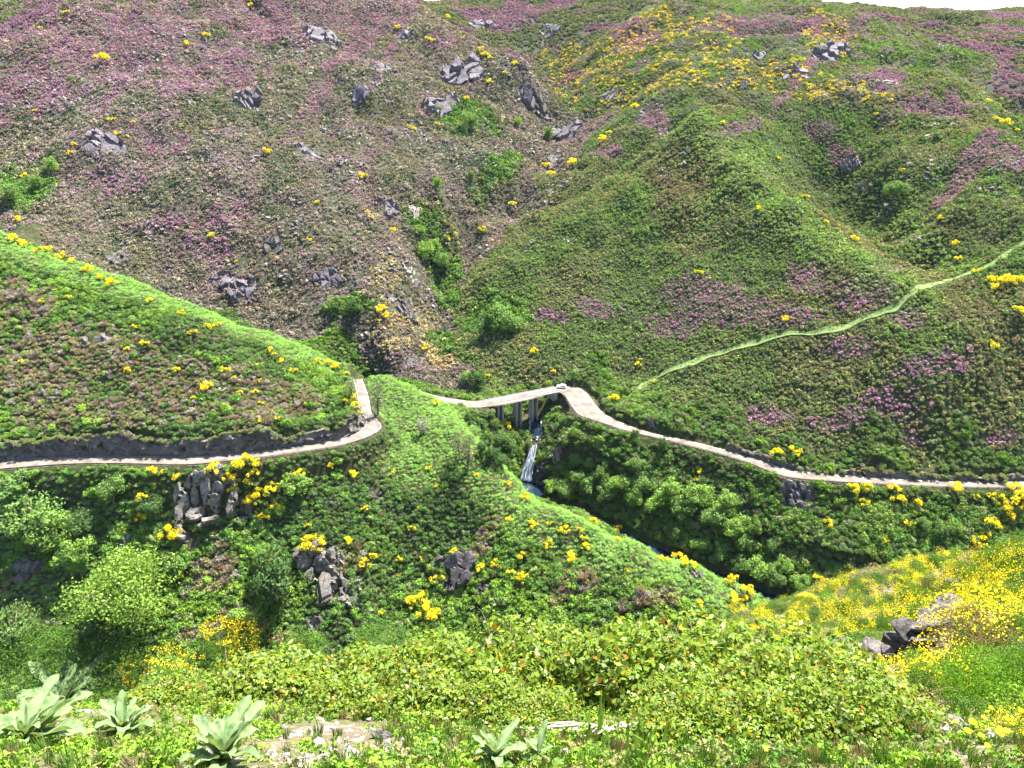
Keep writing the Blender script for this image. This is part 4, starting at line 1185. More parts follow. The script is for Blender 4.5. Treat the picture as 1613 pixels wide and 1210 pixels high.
def far_cover():
    x, y = grid_sample(1.48, 222, 780, -47, 44, .02, 1)
    rg_ = region_of(x, y)
    m = np.isin(rg_, (1, 2)) & keep_clear(x, y); x, y, rg_ = x[m], y[m], rg_[m]
    r = np.hypot(x, y); n = len(x)
    L = rg_ == 1
    n1 = fbm(x * .03, y * .03, 71, 4); n2 = fbm(x * .10, y * .10, 73, 3); n3 = rng.random(n); n4 = fbm(x * .012 + 3, y * .012, 77, 3)
    hl = patch_val(x, y, HEATH_L); hr = patch_val(x, y, HEATH_R)
    # left: heather and grey-brown heath with olive scrub in the hollows
    cl = mixc(np.tile(OLIVE * .4 + GREY * .35, (n, 1)), OLIVE * .68, sstep(.40, .60, n1 * .6 + n2 * .4 + (n3 - .5) * .25))
    cl = mixc(cl, GREY, sstep(.50, .66, n2 * .5 + n4 * .3 + n3 * .25) * .6)
    pu = sstep(.16, .5, hl * .9 + (n2 - .5) * 1.3 + (n3 - .5) * .5 + .12) * sstep(0, .10, hl + .06 * (n2 > .6))
    n5 = rng.random(n); pu = np.maximum(pu * (.30 + .6 * n5), .42 * sstep(.50, .62, fbm(x * .04 + 9, y * .04, 171, 3)) * n5)
    cl = mixc(cl, PURPLE * (.8 + .4 * n3[:, None]), pu)
    cl = mixc(cl, DARKG * 1.15, (sstep(.53, .63, fbm(x * .06 + 2, y * .06, 173, 3)) * (n5 > .35)) * .8 * (1 - pu))
    cl = mixc(cl, GREY * 1.1, (n3 > .86) * .7)
    gl = patch_val(x, y, GULLY); cl = mixc(cl, MIDG, sstep(.05, .55, gl * 1.1 + (n2 - .5) * 1.8 + (n3 - .5) * .5) * sstep(0, .1, gl))
    oc = patch_val(x, y, OCHRE); cl = mixc(cl, OCH, sstep(.1, .5, oc + (n3 - .5) * .6))
    # right: even green heath with heather patches
    cr = mixc(np.tile(GREENH, (n, 1)), OLIVE, sstep(.42, .6, n1 * .5 + n2 * .3 + n3 * .25))
    cr = mixc(cr, DARKG, sstep(.55, .75, n2 * .5 + n3 * .5) * .8)
    cr = mixc(cr, BROWN, sstep(.57, .70, n4 * .6 + n2 * .4) * .6)
    pr = sstep(.12, .42, hr * 1.0 + (n2 - .5) * 1.3 + (n3 - .5) * .45 + .05) * sstep(0, .06, hr)
    pr = pr * (.40 + .55 * n5)
    cr = mixc(cr, PURPLE * (.85 + .45 * n3[:, None]), pr)
    fr = np.maximum(patch_val(x, y, FERN_R), .8 * (1 - polydist(x, y, RIDGE_LINE)[0] / 16)); cr = mixc(cr, FERN * .6 + OLIVE * .35, sstep(.05, .55, fr + (n2 - .5) * .9 + (n3 - .5) * .3) * .75)
    cr = mixc(cr, MIDG, sstep(.05, .55, gl * 1.1 + (n2 - .5) * 1.8 + (n3 - .5) * .5) * sstep(0, .1, gl))
    upper = sstep(430, 560, r)
    cr = mixc(cr, GREY * .8, upper * sstep(.52, .66, n2) * .6)
    col = np.where(L[:, None], cl, cr) * rng.uniform(.75, 1.25, (n, 1))
    heath = np.where(L, pu, pr)
    s = (.74 + 1.0 * rng.random(n) ** 3) * (1 - .12 * heath) * np.where(L, 1.0, .95) * (.85 + .4 * n4) * (1 + .15 * sstep(450, 700, r))
    s = np.where(gl > .1, s * rng.uniform(1.0, 1.9, n), s)
    sz = s * rng.uniform(.85, 1.35, n) * (1 - .15 * heath)
    # thin the left mountain so that its pale stony soil shows through
    bare = L & (fbm(x * .05, y * .05, 79, 3) > .56) & (n3 < .4) & (gl < .05)
    k = ~bare
    z = H(x, y) - .1
    pos = np.stack([x, y, z], 1); scl = np.stack([s, s, sz], 1)
    dead = (rng.random(n) < .0)
    for rid, lab in ((1, 'low heather and grey-green heath covering the left mountain'), (2, 'green heath and pink heather covering the right mountain')):
        q = k & (rg_ == rid)
        scatter('heath_scrub', lab, 'scrub', 'scrub_far', pos[q], scl[q], col[q])
far_cover()
def farthest_cover():
    x, y = sample(130000, 520, 1500, -36, 38, .01, 2)
    m = region_of(x, y) == 0; x, y = x[m], y[m]; n = len(x); r = np.hypot(x, y)
    n2 = fbm(x * .02, y * .02, 83, 4); n3 = rng.random(n)
    col = mixc(np.tile(OLIVE * .8, (n, 1)), DARKG, n3); col = mixc(col, PURPLE * .8, sstep(.50, .62, n2) * .6)
    s = rng.uniform(1.8, 3.2, n) * r / 800
    scatter('heath_scrub', 'hazy heath on the distant hills beyond the gap', 'scrub', 'scrub_far', np.stack([x, y, H(x, y) - .2], 1), np.stack([s, s, s * .9], 1), col)
farthest_cover()
BROOM_R = [patch(*q, 400) for q in ((900, 120, 60, 50), (960, 90, 50, 40), (1010, 110, 60, 50), (1060, 90, 50, 50), (1110, 60, 60, 40), (1130, 110, 60, 30), (1230, 120, 60, 30), (1290, 135, 50, 24), (1370, 150, 40, 14), (940, 140, 40, 22), (1030, 40, 40, 30), (1300, 60, 50, 30), (760, 20, 60, 20))]
def broom_far():
    x, y = sample(160000, 400, 800, -20, 36, .02, 3)
    v = patch_val(x, y, BROOM_R); n3 = rng.random(len(x)); n2 = fbm(x * .07, y * .07, 87, 3)
    m = (v > .0) & (n3 < .11) & (n2 > .42); x, y = x[m], y[m]; n = len(x)
    s = rng.uniform(1.2, 2.4, n)
    col = mixc(np.tile(MIDG, (n, 1)), OLIVE, rng.random(n))
    scatter('broom_scrub', 'flowering yellow broom thickets high on the slope right of the gorge', 'scrub', 'broom_far', np.stack([x, y, H(x, y) - .1], 1), np.stack([s, s, s * .9], 1), col)
broom_far()
def mid_cover():
    x, y = grid_sample(1.5, 176, 440, -50, 50, .05, 4)
    rg_ = region_of(x, y); rg_[(rg_ == 5)] = 3
    m = np.isin(rg_, (3, 4)) & keep_clear(x, y); x, y, rg_ = x[m], y[m], rg_[m]; n = len(x)
    n1 = fbm(x * .035, y * .035, 91, 4); n2 = fbm(x * .13, y * .13, 93, 3); n3 = rng.random(n)
    cg = np.maximum(patch_val(x, y, CREST_G), .75 * (1 - polydist(x, y, CREST_LINE)[0] / (13 + 8 * fbm(x * .05, y * .05, 161, 2)))); br_ = patch_val(x, y, BROWN_S)
    S = rg_ == 3
    col = mixc(np.tile(MIDG, (n, 1)), DARKG, sstep(.35, .65, n2 * .5 + n3 * .5))
    col = mixc(col, LIME * .8, sstep(.44, .62, n1 * .65 + n3 * .35) * np.where(S, .85, .65))
    brown = sstep(.06, .45, br_ + (n2 - .5) * .9 + (n3 - .5) * .35) * sstep(0, .08, br_)
    col = mixc(col, OLIVE, np.where(S, .10, .35) * n3); col = mixc(col, mixc(np.tile(BROWN * 1.15, (n, 1)), OLIVE * 1.1, rng.random(n)), brown * .75 * (n3 > .2))
    col = mixc(col, GREY, ((n3 > .90) * np.where(brown > .2, .8, .25)))
    fern = sstep(.04, .26, cg + (n2 - .5) * .4); col = mixc(col, FERN * 1.05, fern * .9)
    col = col * rng.uniform(.75, 1.25, (n, 1))
    s = (.95 + .9 * rng.random(n) ** 2) * (.75 + .6 * n1); s *= np.where(fern > .3, .6, 1); s *= np.where(S, 1.0, 1.1)
    low = (H(x, y) < -165) & (cg < .1); s = np.where(low, s * 1.25, s)
    sz = s * rng.uniform(.75, 1.25, n)
    bigm = (rng.random(n) < np.where(H(x, y) < -158, .085, .04)) & (cg < .05) & (fbm(x * .06, y * .06, 97, 2) > .45); s = np.where(bigm, rng.uniform(1.7, 3.0, n), s); sz = np.where(bigm, s * rng.uniform(.8, 1.1, n), sz)
    col = np.where(bigm[:, None], mixc(np.tile(MIDG * 1.1, (n, 1)), LIME * .9, rng.random(n) ** 2) * np.where(S, 1, .7)[:, None], col)
    pos = np.stack([x, y, H(x, y) - .12], 1); scl = np.stack([s, s, sz], 1)
    isf = fern > .45
    dry = ~isf & (brown > .3) & (rng.random(n) < .28)
    scatter('fern_cover', 'bright green bracken along the crest and shoulder of the spur', 'bracken', 'fern_mid', pos[isf], scl[isf] * np.array([1.5, 1.5, 1.2]), col[isf])
    for rid, lab in ((3, 'mixed green and brown scrub on the spur above and below the left road'), (4, 'dense dark green scrub on the gorge slope under the right road')):
        q = (rg_ == rid) & ~isf & ~dry
        scatter('shrub_cover', lab, 'scrub', 'scrub_mid', pos[q], scl[q], col[q])
    q = dry
    scatter('dry_scrub', 'grey and brown dry twiggy scrub patches on the spur', 'scrub', 'dry_mid', pos[q], scl[q] * 1.1, mixc(np.tile(GREY * 1.1, (n, 1)), BROWN * 1.3, n3)[q], tilt=.3)
mid_cover()

def haze():
    m = bpy.data.materials.new('thin summer haze'); m.use_nodes = True; t = m.node_tree; t.nodes.clear()
    o = t.nodes.new('ShaderNodeOutputMaterial'); v = t.nodes.new('ShaderNodeVolumePrincipled')
    v.inputs['Color'].default_value = (.6, .76, 1.0, 1); v.inputs['Density'].default_value = .000011; v.inputs['Anisotropy'].default_value = 0.0
    t.links.new(v.outputs[0], o.inputs['Volume'])
    zt = max(float(ZZ.max()), 0) + 14; zb = float(ZZ.min()) - 1.5
    bm = bmesh.new(); add_box(bm, (0, 1150, (zt + zb) / 2), (4400, 2500, zt - zb)); b = obj('haze', bm_mesh('haze', bm, [m]))
    tag(b, 'thin bluish summer haze filling the whole valley', 'haze', kind='stuff')
haze()

def path_verge():
    x = np.concatenate([np.array([p.x for p, _ in PATH])] * 10); y = np.concatenate([np.array([p.y for p, _ in PATH])] * 10); n = len(x)
    d = np.gradient(np.array([[p.x, p.y] for p, _ in PATH]), axis=0); nn = np.tile(np.stack([-d[:, 1], d[:, 0]], 1) / np.linalg.norm(d, axis=1, keepdims=True), (10, 1))
    t = rng.choice([-1, 1], n) * rng.uniform(.55, 2.3, n); x = x + nn[:, 0] * t + rng.normal(0, .4, n); y = y + nn[:, 1] * t + rng.normal(0, .4, n)
    s = rng.uniform(.3, .7, n); col = mixc(np.tile(FERN * .75, (n, 1)), OLIVE * .9, rng.random(n))
    scatter('path_grass', 'short bright grass edging the track across the right mountain', 'grass', 'fern_mid', np.stack([x, y, H(x, y)], 1), np.stack([s, s, s * .7], 1), col)
path_verge()

def loose_rocks():
    x, y = sample(60000, 330, 720, -40, 40, .02, 9); rg_ = region_of(x, y); n3 = rng.random(len(x))
    cl = fbm(x * .045, y * .045, 131, 3); m = (((rg_ == 1) & (cl > .60)) | ((rg_ == 2) & (cl > .67) & (np.hypot(x, y) > 400))) & (n3 < .75) & keep_clear(x, y)
    x, y = x[m], y[m]; n = len(x); s = .5 + 1.7 * rng.random(n) ** 3
    scatter('loose_rocks', 'small grey stones showing through the heath of both mountains', 'rocks', 'rocks', np.stack([x, y, H(x, y) + .35], 1), np.stack([s * 1.2, s, s], 1), np.ones((n, 3)), tilt=.5)
loose_rocks()

def overhang():
    t = np.array(CUT_TOP); t = np.concatenate([t] * 2); n = len(t)
    keep = (rng.random(n) < .8) & (vnoise(np.arange(n) * .11, np.zeros(n), 151) > .38); t = t[keep]; n = len(t)
    pos = t + np.stack([rng.normal(0, .5, n), rng.normal(-1.1, .5, n), rng.uniform(-2.2, .3, n) * rng.random(n)], 1); s = rng.uniform(.5, 1.5, n)
    col = mixc(np.tile(OLIVE * .8, (n, 1)), MIDG, rng.random(n)); col = mixc(col, BROWN, (rng.random(n) > .7) * .6)
    scatter('overhanging_scrub', 'olive and brown scrub hanging over the rock cut beside the road', 'scrub', 'scrub_mid', pos, np.stack([s, s, s * .8], 1), col)
overhang()

def road_verge():
    P3 = []
    for S_, rid in ((SL, 0), (SR, 1)):
        for a, b in zip(S_[:-1], S_[1:]):
            for side in (0, 1):
                L = (b[side] - a[side]).length; out = (a[side] - a[1 - side]).normalized()
                for k in range(int(L * 3.2)): P3.append(a[side].lerp(b[side], rng.random()) + out * (rng.random() ** 1.5 * 1.5 - .3))
    P3 = np.array([tuple(p) for p in P3]); x, y = P3[:, 0], P3[:, 1]; d = polydist(x, y, [((bl[0] + bl[1]) / 2, 3.2), ((br[0] + br[1]) / 2, 3.2)])[0]; m = d > 4.5; x, y = x[m], y[m]; n = len(x)
    s = rng.uniform(.12, .42, n); col = mixc(np.tile(FERN * .6, (n, 1)), OCH * .7, rng.random(n) ** 1.5)
    scatter('verge_grass', 'ragged grass tufts along both edges of the road', 'grass', 'weed', np.stack([x, y, np.maximum(H(x, y), P3[m][:, 2] - .2)], 1), np.stack([s, s, s], 1), col)
road_verge()

# ------------------------------------------------------------------ flowering broom, one bush at a time
ORD = ['first', 'second', 'third', 'fourth', 'fifth', 'sixth', 'seventh', 'eighth', 'ninth', 'tenth', 'eleventh', 'twelfth', 'thirteenth', 'fourteenth', 'fifteenth', 'sixteenth', 'seventeenth', 'eighteenth', 'nineteenth', 'twentieth']
TENS = {2: 'twenty', 3: 'thirty', 4: 'forty', 5: 'fifty', 6: 'sixty'}
def ordinal(i):
    if i < 20: return ORD[i]
    t, u = divmod(i + 1, 10)
    return {2: 'twentieth', 3: 'thirtieth', 4: 'fortieth', 5: 'fiftieth', 6: 'sixtieth'}[t] if u == 0 else TENS[t] + '-' + ORD[u - 1]
BROOMS = [bush_mesh('broom_bush', 520, 9, .095, 200 + i, [L_OBJ, L_BLOSSOM], .8, .30, .85, blossom=(.72, .6, .5, .66)[i]) for i in range(4)]
BROOMS_MID = [bush_mesh('broom_bush', 900, 14, .085, 210 + i, [L_OBJ, L_BLOSSOM], .85, .36, .64, blossom=(.62, .72, .5)[i]) for i in range(3)]
def broom_area(where, group, pts, rmin, size=1.0, meshes=BROOMS, kind='yellow broom bush'):
    pts = sorted(set(pts))
    for i, q in enumerate(pts):
        px, py = q[:2]; w = q[2] if len(q) > 2 else 13
        b = hit(px, py + w * .25, rmin); d = b.length; rd = random.Random(int(px * 13 + py))
        s = w * d / FPX * .66 * size * rd.uniform(.6, 1.25)
        o = bpy.data.objects.new('broom_bush', rd.choice(meshes)); C.objects.link(o)
        o.location = (b.x, b.y, b.z + .25 * s); o.rotation_euler = (rd.uniform(-.1, .1), rd.uniform(-.1, .1), rd.uniform(0, 6.28)); o.scale = (s, s, s * rd.uniform(.85, 1.15))
        g = rd.uniform(.8, 1.3); o.color = (.11 * g, .17 * g, .035, 1)
        tag(o, '%s %s from the left %s' % (ordinal(i), kind, where), 'broom bush', group)
broom_area('on the heather mountain', 'broom on the heather mountain', [
    (326, 57, 12), (296, 71, 10), (163, 95, 14), (422, 240, 11), (185, 212, 8), (203, 216, 6), (210, 192, 10), (176, 190, 10), (335, 372, 13), (372, 412, 7), (488, 379, 8), (500, 320, 8), (14, 313, 11), (40, 278, 12),
    (28, 347, 11), (112, 242, 10), (118, 228, 10), (395, 10, 9), (95, 30, 8), (55, 175, 10), (65, 45, 10), (572, 278, 14), (579, 334, 10), (585, 343, 8), (620, 363, 12), (653, 204, 9), (645, 200, 8), (690, 196, 9), (702, 203, 7), (735, 157, 12), (728, 60, 9),
    (756, 80, 10), (764, 87, 12), (772, 92, 9), (812, 103, 12), (625, 44, 10), (675, 62, 12), (683, 64, 10), (671, 20, 8), (706, 30, 8), (770, 130, 12), (795, 115, 9), (240, 8, 7), (105, 22, 8)], 330, .9)
broom_area('on the dry ledges by the gully', 'broom by the gully', [
    (600, 489, 13), (609, 498, 12), (615, 515, 8), (671, 549, 12), (652, 542, 7), (716, 369, 11), (705, 378, 9), (724, 536, 9), (758, 363, 11), (776, 378, 9), (807, 321, 12), (860, 262, 11), (868, 275, 9), (903, 259, 14), (640, 500, 8), (595, 505, 9)], 312, .95)
broom_area('on the green right mountain', 'broom on the right mountain', [
    (766, 592, 10), (841, 554, 10), (872, 586, 8), (1004, 574, 12), (1009, 566, 8), (1029, 601, 9), (968, 629, 16), (810, 517, 8), (1100, 431, 12), (1118, 438, 7), (1237, 504, 10), (1248, 501, 8), (1222, 713, 17), (1252, 714, 15), (1535, 428, 12), (1558, 443, 12),
    (1575, 440, 15), (1588, 447, 18), (1602, 444, 16), (1566, 455, 12), (1606, 492, 14), (1560, 547, 13), (1486, 469, 7), (1140, 195, 10), (1268, 312, 10), (1300, 350, 8), (1345, 378, 9), (1352, 384, 8), (1195, 330, 8), (1510, 410, 9), (1570, 190, 12), (1582, 196, 14), (1555, 160, 10), (1600, 205, 12),
    (1350, 248, 7), (1225, 250, 6), (1420, 270, 7), (1480, 345, 8), (1504, 385, 11), (1380, 180, 8), (1310, 140, 12), (1090, 115, 12), (1000, 170, 10), (960, 210, 10), (950, 222, 12), (1320, 355, 8)], 228, .95)
broom_area('on the slope under the right road', 'broom under the right road', [
    (1363, 768, 16), (1344, 772, 14), (1358, 790, 17), (1408, 770, 15), (1414, 788, 12), (1445, 792, 15), (1441, 806, 12), (1505, 770, 14), (1568, 787, 16), (1583, 799, 16), (1602, 788, 18), (1598, 771, 12), (1612, 802, 16), (1098, 755, 10), (1101, 742, 11), (1101, 790, 8), (1430, 824, 15), (1393, 850, 14),
    (1304, 827, 10), (1560, 829, 15), (1550, 842, 12), (1538, 857, 18), (1399, 889, 12), (1287, 911, 15), (1386, 912, 15), (1363, 929, 16), (1243, 843, 7), (1535, 784, 8), (1330, 925, 12), (1590, 815, 12), (798, 673, 12), (806, 676, 11), (791, 670, 9), (813, 681, 8)], 190, 1.15)
broom_area('on the spur above the left road', 'broom on the upper spur', [
    (278, 582, 14), (356, 584, 15), (305, 525, 16), (330, 516, 18), (378, 619, 10), (326, 612, 14), (306, 626, 11), (402, 617, 13), (412, 634, 13), (437, 659, 11), (201, 549, 10), (214, 515, 10), (229, 542, 10), (370, 596, 9), (462, 584, 12), (445, 570, 12), (432, 557, 13), (410, 600, 9), (67, 475, 12), (410, 661, 12),
    (20, 378, 14), (40, 388, 14), (70, 400, 16), (95, 408, 13), (115, 412, 13), (140, 427, 14), (160, 437, 14), (175, 448, 13), (108, 470, 9), (235, 475, 8), (285, 495, 9), (345, 512, 8), (425, 552, 10), (500, 568, 12), (515, 573, 12), (530, 580, 12), (545, 588, 11), (557, 628, 14), (560, 640, 12), (565, 651, 13), (200, 585, 8), (35, 570, 10), (480, 635, 8), (405, 575, 8), (545, 632, 10)], 210)
broom_area('on the slope below the left road', 'broom below the left road', [
    (363, 752, 18), (383, 764, 16), (368, 772, 14), (335, 743, 14), (388, 737, 18), (400, 745, 16), (425, 772, 17), (398, 792, 17), (435, 800, 16), (418, 815, 16), (410, 780, 14), (485, 826, 14), (273, 842, 18), (249, 790, 15), (258, 743, 9), (243, 743, 12), (280, 753, 9), (455, 755, 11), (472, 745, 12),
    (502, 861, 18), (489, 858, 18), (475, 864, 16), (428, 877, 16), (224, 784, 14), (285, 906, 12), (224, 815, 14), (558, 748, 12), (550, 852, 12), (583, 887, 17), (575, 800, 11), (523, 735, 10), (505, 852, 12)], 150, 1.3)
broom_area('on the middle and right half of the spur', 'broom on the lower spur', [
    (619, 743, 9), (674, 738, 8), (660, 798, 9), (828, 784, 13), (689, 767, 8), (751, 748, 10), (717, 871, 16), (737, 886, 17), (691, 914, 20), (821, 914, 14), (667, 882, 10), (650, 834, 12), (650, 951, 22), (677, 964, 24), (662, 942, 16), (801, 820, 10), (865, 859, 15), (865, 824, 9), (900, 882, 13), (922, 861, 15),
    (913, 834, 15), (919, 846, 13), (888, 837, 14), (839, 827, 12), (973, 849, 11), (973, 834, 9), (935, 822, 9), (987, 899, 10), (1003, 926, 7), (1045, 881, 11), (823, 877, 14), (804, 901, 14), (798, 764, 9), (757, 894, 13), (600, 964, 14), (1093, 891, 15), (1080, 886, 13), (1067, 880, 12), (1177, 931, 14), (1173, 941, 14), (1157, 944, 15), (1100, 951, 13), (1152, 917, 16), (630, 880, 10), (628, 905, 10), (687, 636, 9), (747, 715, 6), (780, 890, 12)], 150, 1.15)

# ------------------------------------------------------------------ trees
def tree_meshes(seed, n, nl, size, kind):
    rd = random.Random(seed); rg = np.random.default_rng(seed)
    if kind == 'sparse':
        nodes = [Vector((rd.gauss(0, .10), rd.gauss(0, .10), .30 + .66 * i / nl)) for i in range(nl)]
        lc = np.array([v + Vector((rd.uniform(-1, 1), rd.uniform(-1, 1), 0)) * .20 * (1.15 - v.z) for v in nodes]); lr = np.full(nl, .10)
    else:
        d = rg.normal(0, 1, (nl, 3)); d /= np.linalg.norm(d, axis=1, keepdims=True)
        rx = .36 if kind == 'round' else .46
        lc = d * rg.uniform(.35, 1.0, nl)[:, None] * np.array([rx, rx, .34]) + np.array([0, 0, .56]); lr = rg.uniform(.07, .20, nl)
    w = rg.integers(0, nl, n); o = rg.normal(0, 1, (n, 3)); o /= np.linalg.norm(o, axis=1, keepdims=True)
    p = lc[w] + o * (lr[w] * rg.uniform(.55, 1.08, n))[:, None]
    v, f = leaf_quads(p, o, size, rg, .5, .55)
    crown = mesh_np('crown', v, f, [L_OBJ]); shade_attr(crown, n, rg, .6, 1.4)
    bm = bmesh.new(); top = .62 if kind != 'sparse' else .95
    pts = [(rd.gauss(0, .012) * i, rd.gauss(0, .012) * i, -.03 + top * i / 5) for i in range(6)]
    tube(bm, pts, [.035, .028, .023, .018, .012, .006], 7)
    for i in range(min(nl, 14)):
        t = rd.uniform(.25, .75); k = int(t * 5); a = Vector(pts[k]); b = Vector(lc[i]); m = a.lerp(b, .5) + Vector((0, 0, .03))
        tube(bm, [a, m, b], [.014, .010, .004], 5)
    return bm_mesh('trunk', bm, [M_BARK]), crown
TREES = {'round': [tree_meshes(300 + i, 3200, 24, .027, 'round') for i in range(4)], 'willow': [tree_meshes(310, 8000, 60, .015, 'willow')],
         'sparse': [tree_meshes(320 + i, 620, 22, .022, 'sparse') for i in range(3)]}
TREE_SPOTS = []
def tree(px, py, h, kind, col, label, rmin=150, wide=1.0, group=None, name='tree'):
    rd = random.Random(int(px * 3 + py * 5)); b = hit(px, py, rmin); d = b.length
    hh = h * d / FPX * 1.12
    root = empty(name, (b.x, b.y, b.z - .1), rd.uniform(0, 6.28)); root.scale = (hh * wide * rd.uniform(.8, 1.25), hh * wide * rd.uniform(.8, 1.2), hh * rd.uniform(.85, 1.1))
    tag(root, label, 'tree', group); TREE_SPOTS.append((b.x, b.y))
    t, c = rd.choice(TREES[kind])
    obj('trunk', t, root); k = obj('crown', c, root); g = rd.uniform(.8, 1.2); k.color = (col[0] * g, col[1] * g, col[2] * g, 1)
GD, GM, GB, GL, GG = (.07, .125, .04), (.11, .185, .05), (.15, .25, .05), (.17, .27, .045), (.10, .125, .065)
for a in (
    (741, 208, 30, 'round', GM, 'dark round tree standing alone beside the upper gorge', 380),
    (1406, 318, 34, 'round', GM, 'lone dark tree in the gully high on the right mountain', 280),
    (212, 985, 100, 'willow', GL, 'large bright yellow-green willow at the bottom of the left slope', 150, 1.15),
    (738, 740, 62, 'sparse', GG, 'thin grey-green tree with bare trunk beside the waterfall gorge', 190, 1.0),
    (724, 726, 48, 'sparse', GG, 'shorter thin grey tree left of the bare-trunked one', 190, 1.0),
    (596, 654, 50, 'sparse', GG, 'slender pale tree just outside the hairpin bend', 200, 1.0),
    (668, 682, 26, 'sparse', (.2, .2, .17), 'leafless grey bush on the green shoulder below the bend', 200, 1.6),
    (555, 628, 34, 'sparse', GG, 'slender tree inside the hairpin bend beside yellow broom', 200, 1.0),
    (786, 522, 46, 'round', GM, 'broad tree in the hollow above the bridge', 312, 1.1),
    (764, 528, 34, 'round', GD, 'darker tree on the left of the hollow above the bridge', 312, 1.1),
    (808, 524, 30, 'round', GM, 'small tree on the right of the hollow above the bridge', 312, 1.1),
    (752, 612, 30, 'round', GD, 'round tree at the left foot of the grassy mound behind the bridge', 305, 1.2),
    (735, 606, 24, 'round', GM, 'bushy tree further left of the grassy mound behind the bridge', 305, 1.2),
    (672, 412, 30, 'round', GB, 'pale green tree in the upper gully', 330), (684, 400, 26, 'round', GB, 'small pale tree beside the one in the upper gully', 330),
    (662, 375, 24, 'round', GB, 'topmost pale green tree of the gully', 330), (696, 425, 26, 'round', GM, 'green tree lowest in the gully below the pale ones', 330),
    (690, 300, 18, 'round', GB, 'small lime tree halfway up the heather mountain near the gorge', 340), (742, 285, 16, 'round', GM, 'small tree below the upper cascade on its left side', 340),
    (864, 222, 22, 'round', GM, 'dark narrow tree beneath the upper cascade', 400, .8), (816, 200, 14, 'round', GB, 'tiny pale tree left of the upper cascade', 400),
    (560, 500, 28, 'round', GD, 'dark tree just behind the end of the spur crest', 325, 1.2), (530, 492, 24, 'round', GM, 'bushy tree left of the dark one behind the spur crest', 325, 1.2),
    (20, 318, 22, 'round', GM, 'dark tree in the left gully behind the spur', 330, 1.2), (62, 300, 20, 'round', GB, 'pale tree higher in the left gully', 330, 1.2), (85, 275, 20, 'round', GB, 'highest pale tree of the left gully', 330, 1.2),
    (1000, 688, 14, 'round', GD, 'small dark tree beside the right road past the bend', 230), (1042, 716, 26, 'round', GD, 'dark pointed tree under the right road', 200, .8),
    (440, 950, 78, 'round', GD, 'dark green oak against the big weathered crag', 150, 1.1), (418, 900, 40, 'round', GB, 'light green young tree above the dark oak', 150, 1.1),
    (388, 985, 34, 'round', GB, 'round light bush beside the red earth', 150, 1.3),
    (160, 1000, 50, 'round', GD, 'shaded tree at the left foot of the bright willow', 150, 1.2),
    (60, 858, 66, 'round', GM, 'spreading tree above the pale boulders at far left', 150, 1.2), (95, 872, 60, 'round', GB, 'bright tree right of the pale boulders at far left', 150, 1.1),
    (130, 905, 52, 'round', GB, 'lime tree on the slope between boulders and willow', 150, 1.1), (30, 790, 40, 'round', GM, 'tree under the road at the left edge', 150, 1.3), (180, 795, 44, 'round', GM, 'tree below the road left of the granite crag', 150, 1.2),
    (240, 815, 40, 'round', GD, 'dark tree next to the granite crag on its left', 150, 1.2), (145, 850, 46, 'round', GD, 'dark tree in the middle of the left slope', 150, 1.2), (470, 780, 34, 'round', GB, 'bright bushy tree under the road right of the crag', 150, 1.4),
    (30, 1020, 54, 'round', GM, 'round green tree near the lower left corner of the valley', 150, 1.3), (280, 905, 34, 'round', GM, 'tree above the bright willow', 150, 1.2),
): tree(*a)
wood = [(770, 700, 30), (786, 704, 34), (760, 716, 30), (800, 712, 36), (774, 728, 38), (790, 736, 36), (806, 742, 26), (748, 690, 24), (760, 676, 22), (778, 678, 22), (738, 664, 20), (795, 655, 16), (772, 660, 18), (802, 668, 20), (828, 676, 14), (832, 706, 18), (822, 690, 16)]
for i, q in enumerate(sorted(wood)): tree(q[0], q[1], q[2] * .8, 'round', (GD, GM, GD)[i % 3], '%s round tree from the left in the wood left of the waterfall' % ordinal(i), 235, 1.15, 'trees left of the waterfall')
wood = [(866, 776, 28), (884, 784, 40), (905, 768, 36), (925, 776, 42), (948, 764, 40), (955, 792, 44), (978, 780, 46), (998, 800, 44), (1012, 775, 40), (1030, 808, 46), (1052, 792, 44), (1075, 818, 46), (1098, 800, 52), (1120, 832, 50), (1140, 812, 44), (1156, 850, 46),
        (1172, 870, 40), (1165, 905, 40), (1192, 912, 46), (1212, 925, 46), (1232, 905, 34), (1258, 934, 40), (1186, 845, 34), (1215, 870, 34), (1100, 868, 34), (1135, 880, 34), (1060, 848, 34), (905, 735, 26), (930, 742, 26), (890, 668, 18), (905, 690, 20), (872, 662, 16), (866, 700, 14), (945, 700, 22), (1000, 745, 30), (1480, 850, 30), (1450, 838, 26), (1500, 840, 26)]
for i, q in enumerate(sorted(wood)): tree(q[0], q[1], q[2] * .82, 'round', (GM, GB, GB, GM)[i % 4], '%s round tree from the left along the gorge below the right road' % ordinal(i), 196, 1.2, 'trees along the gorge')

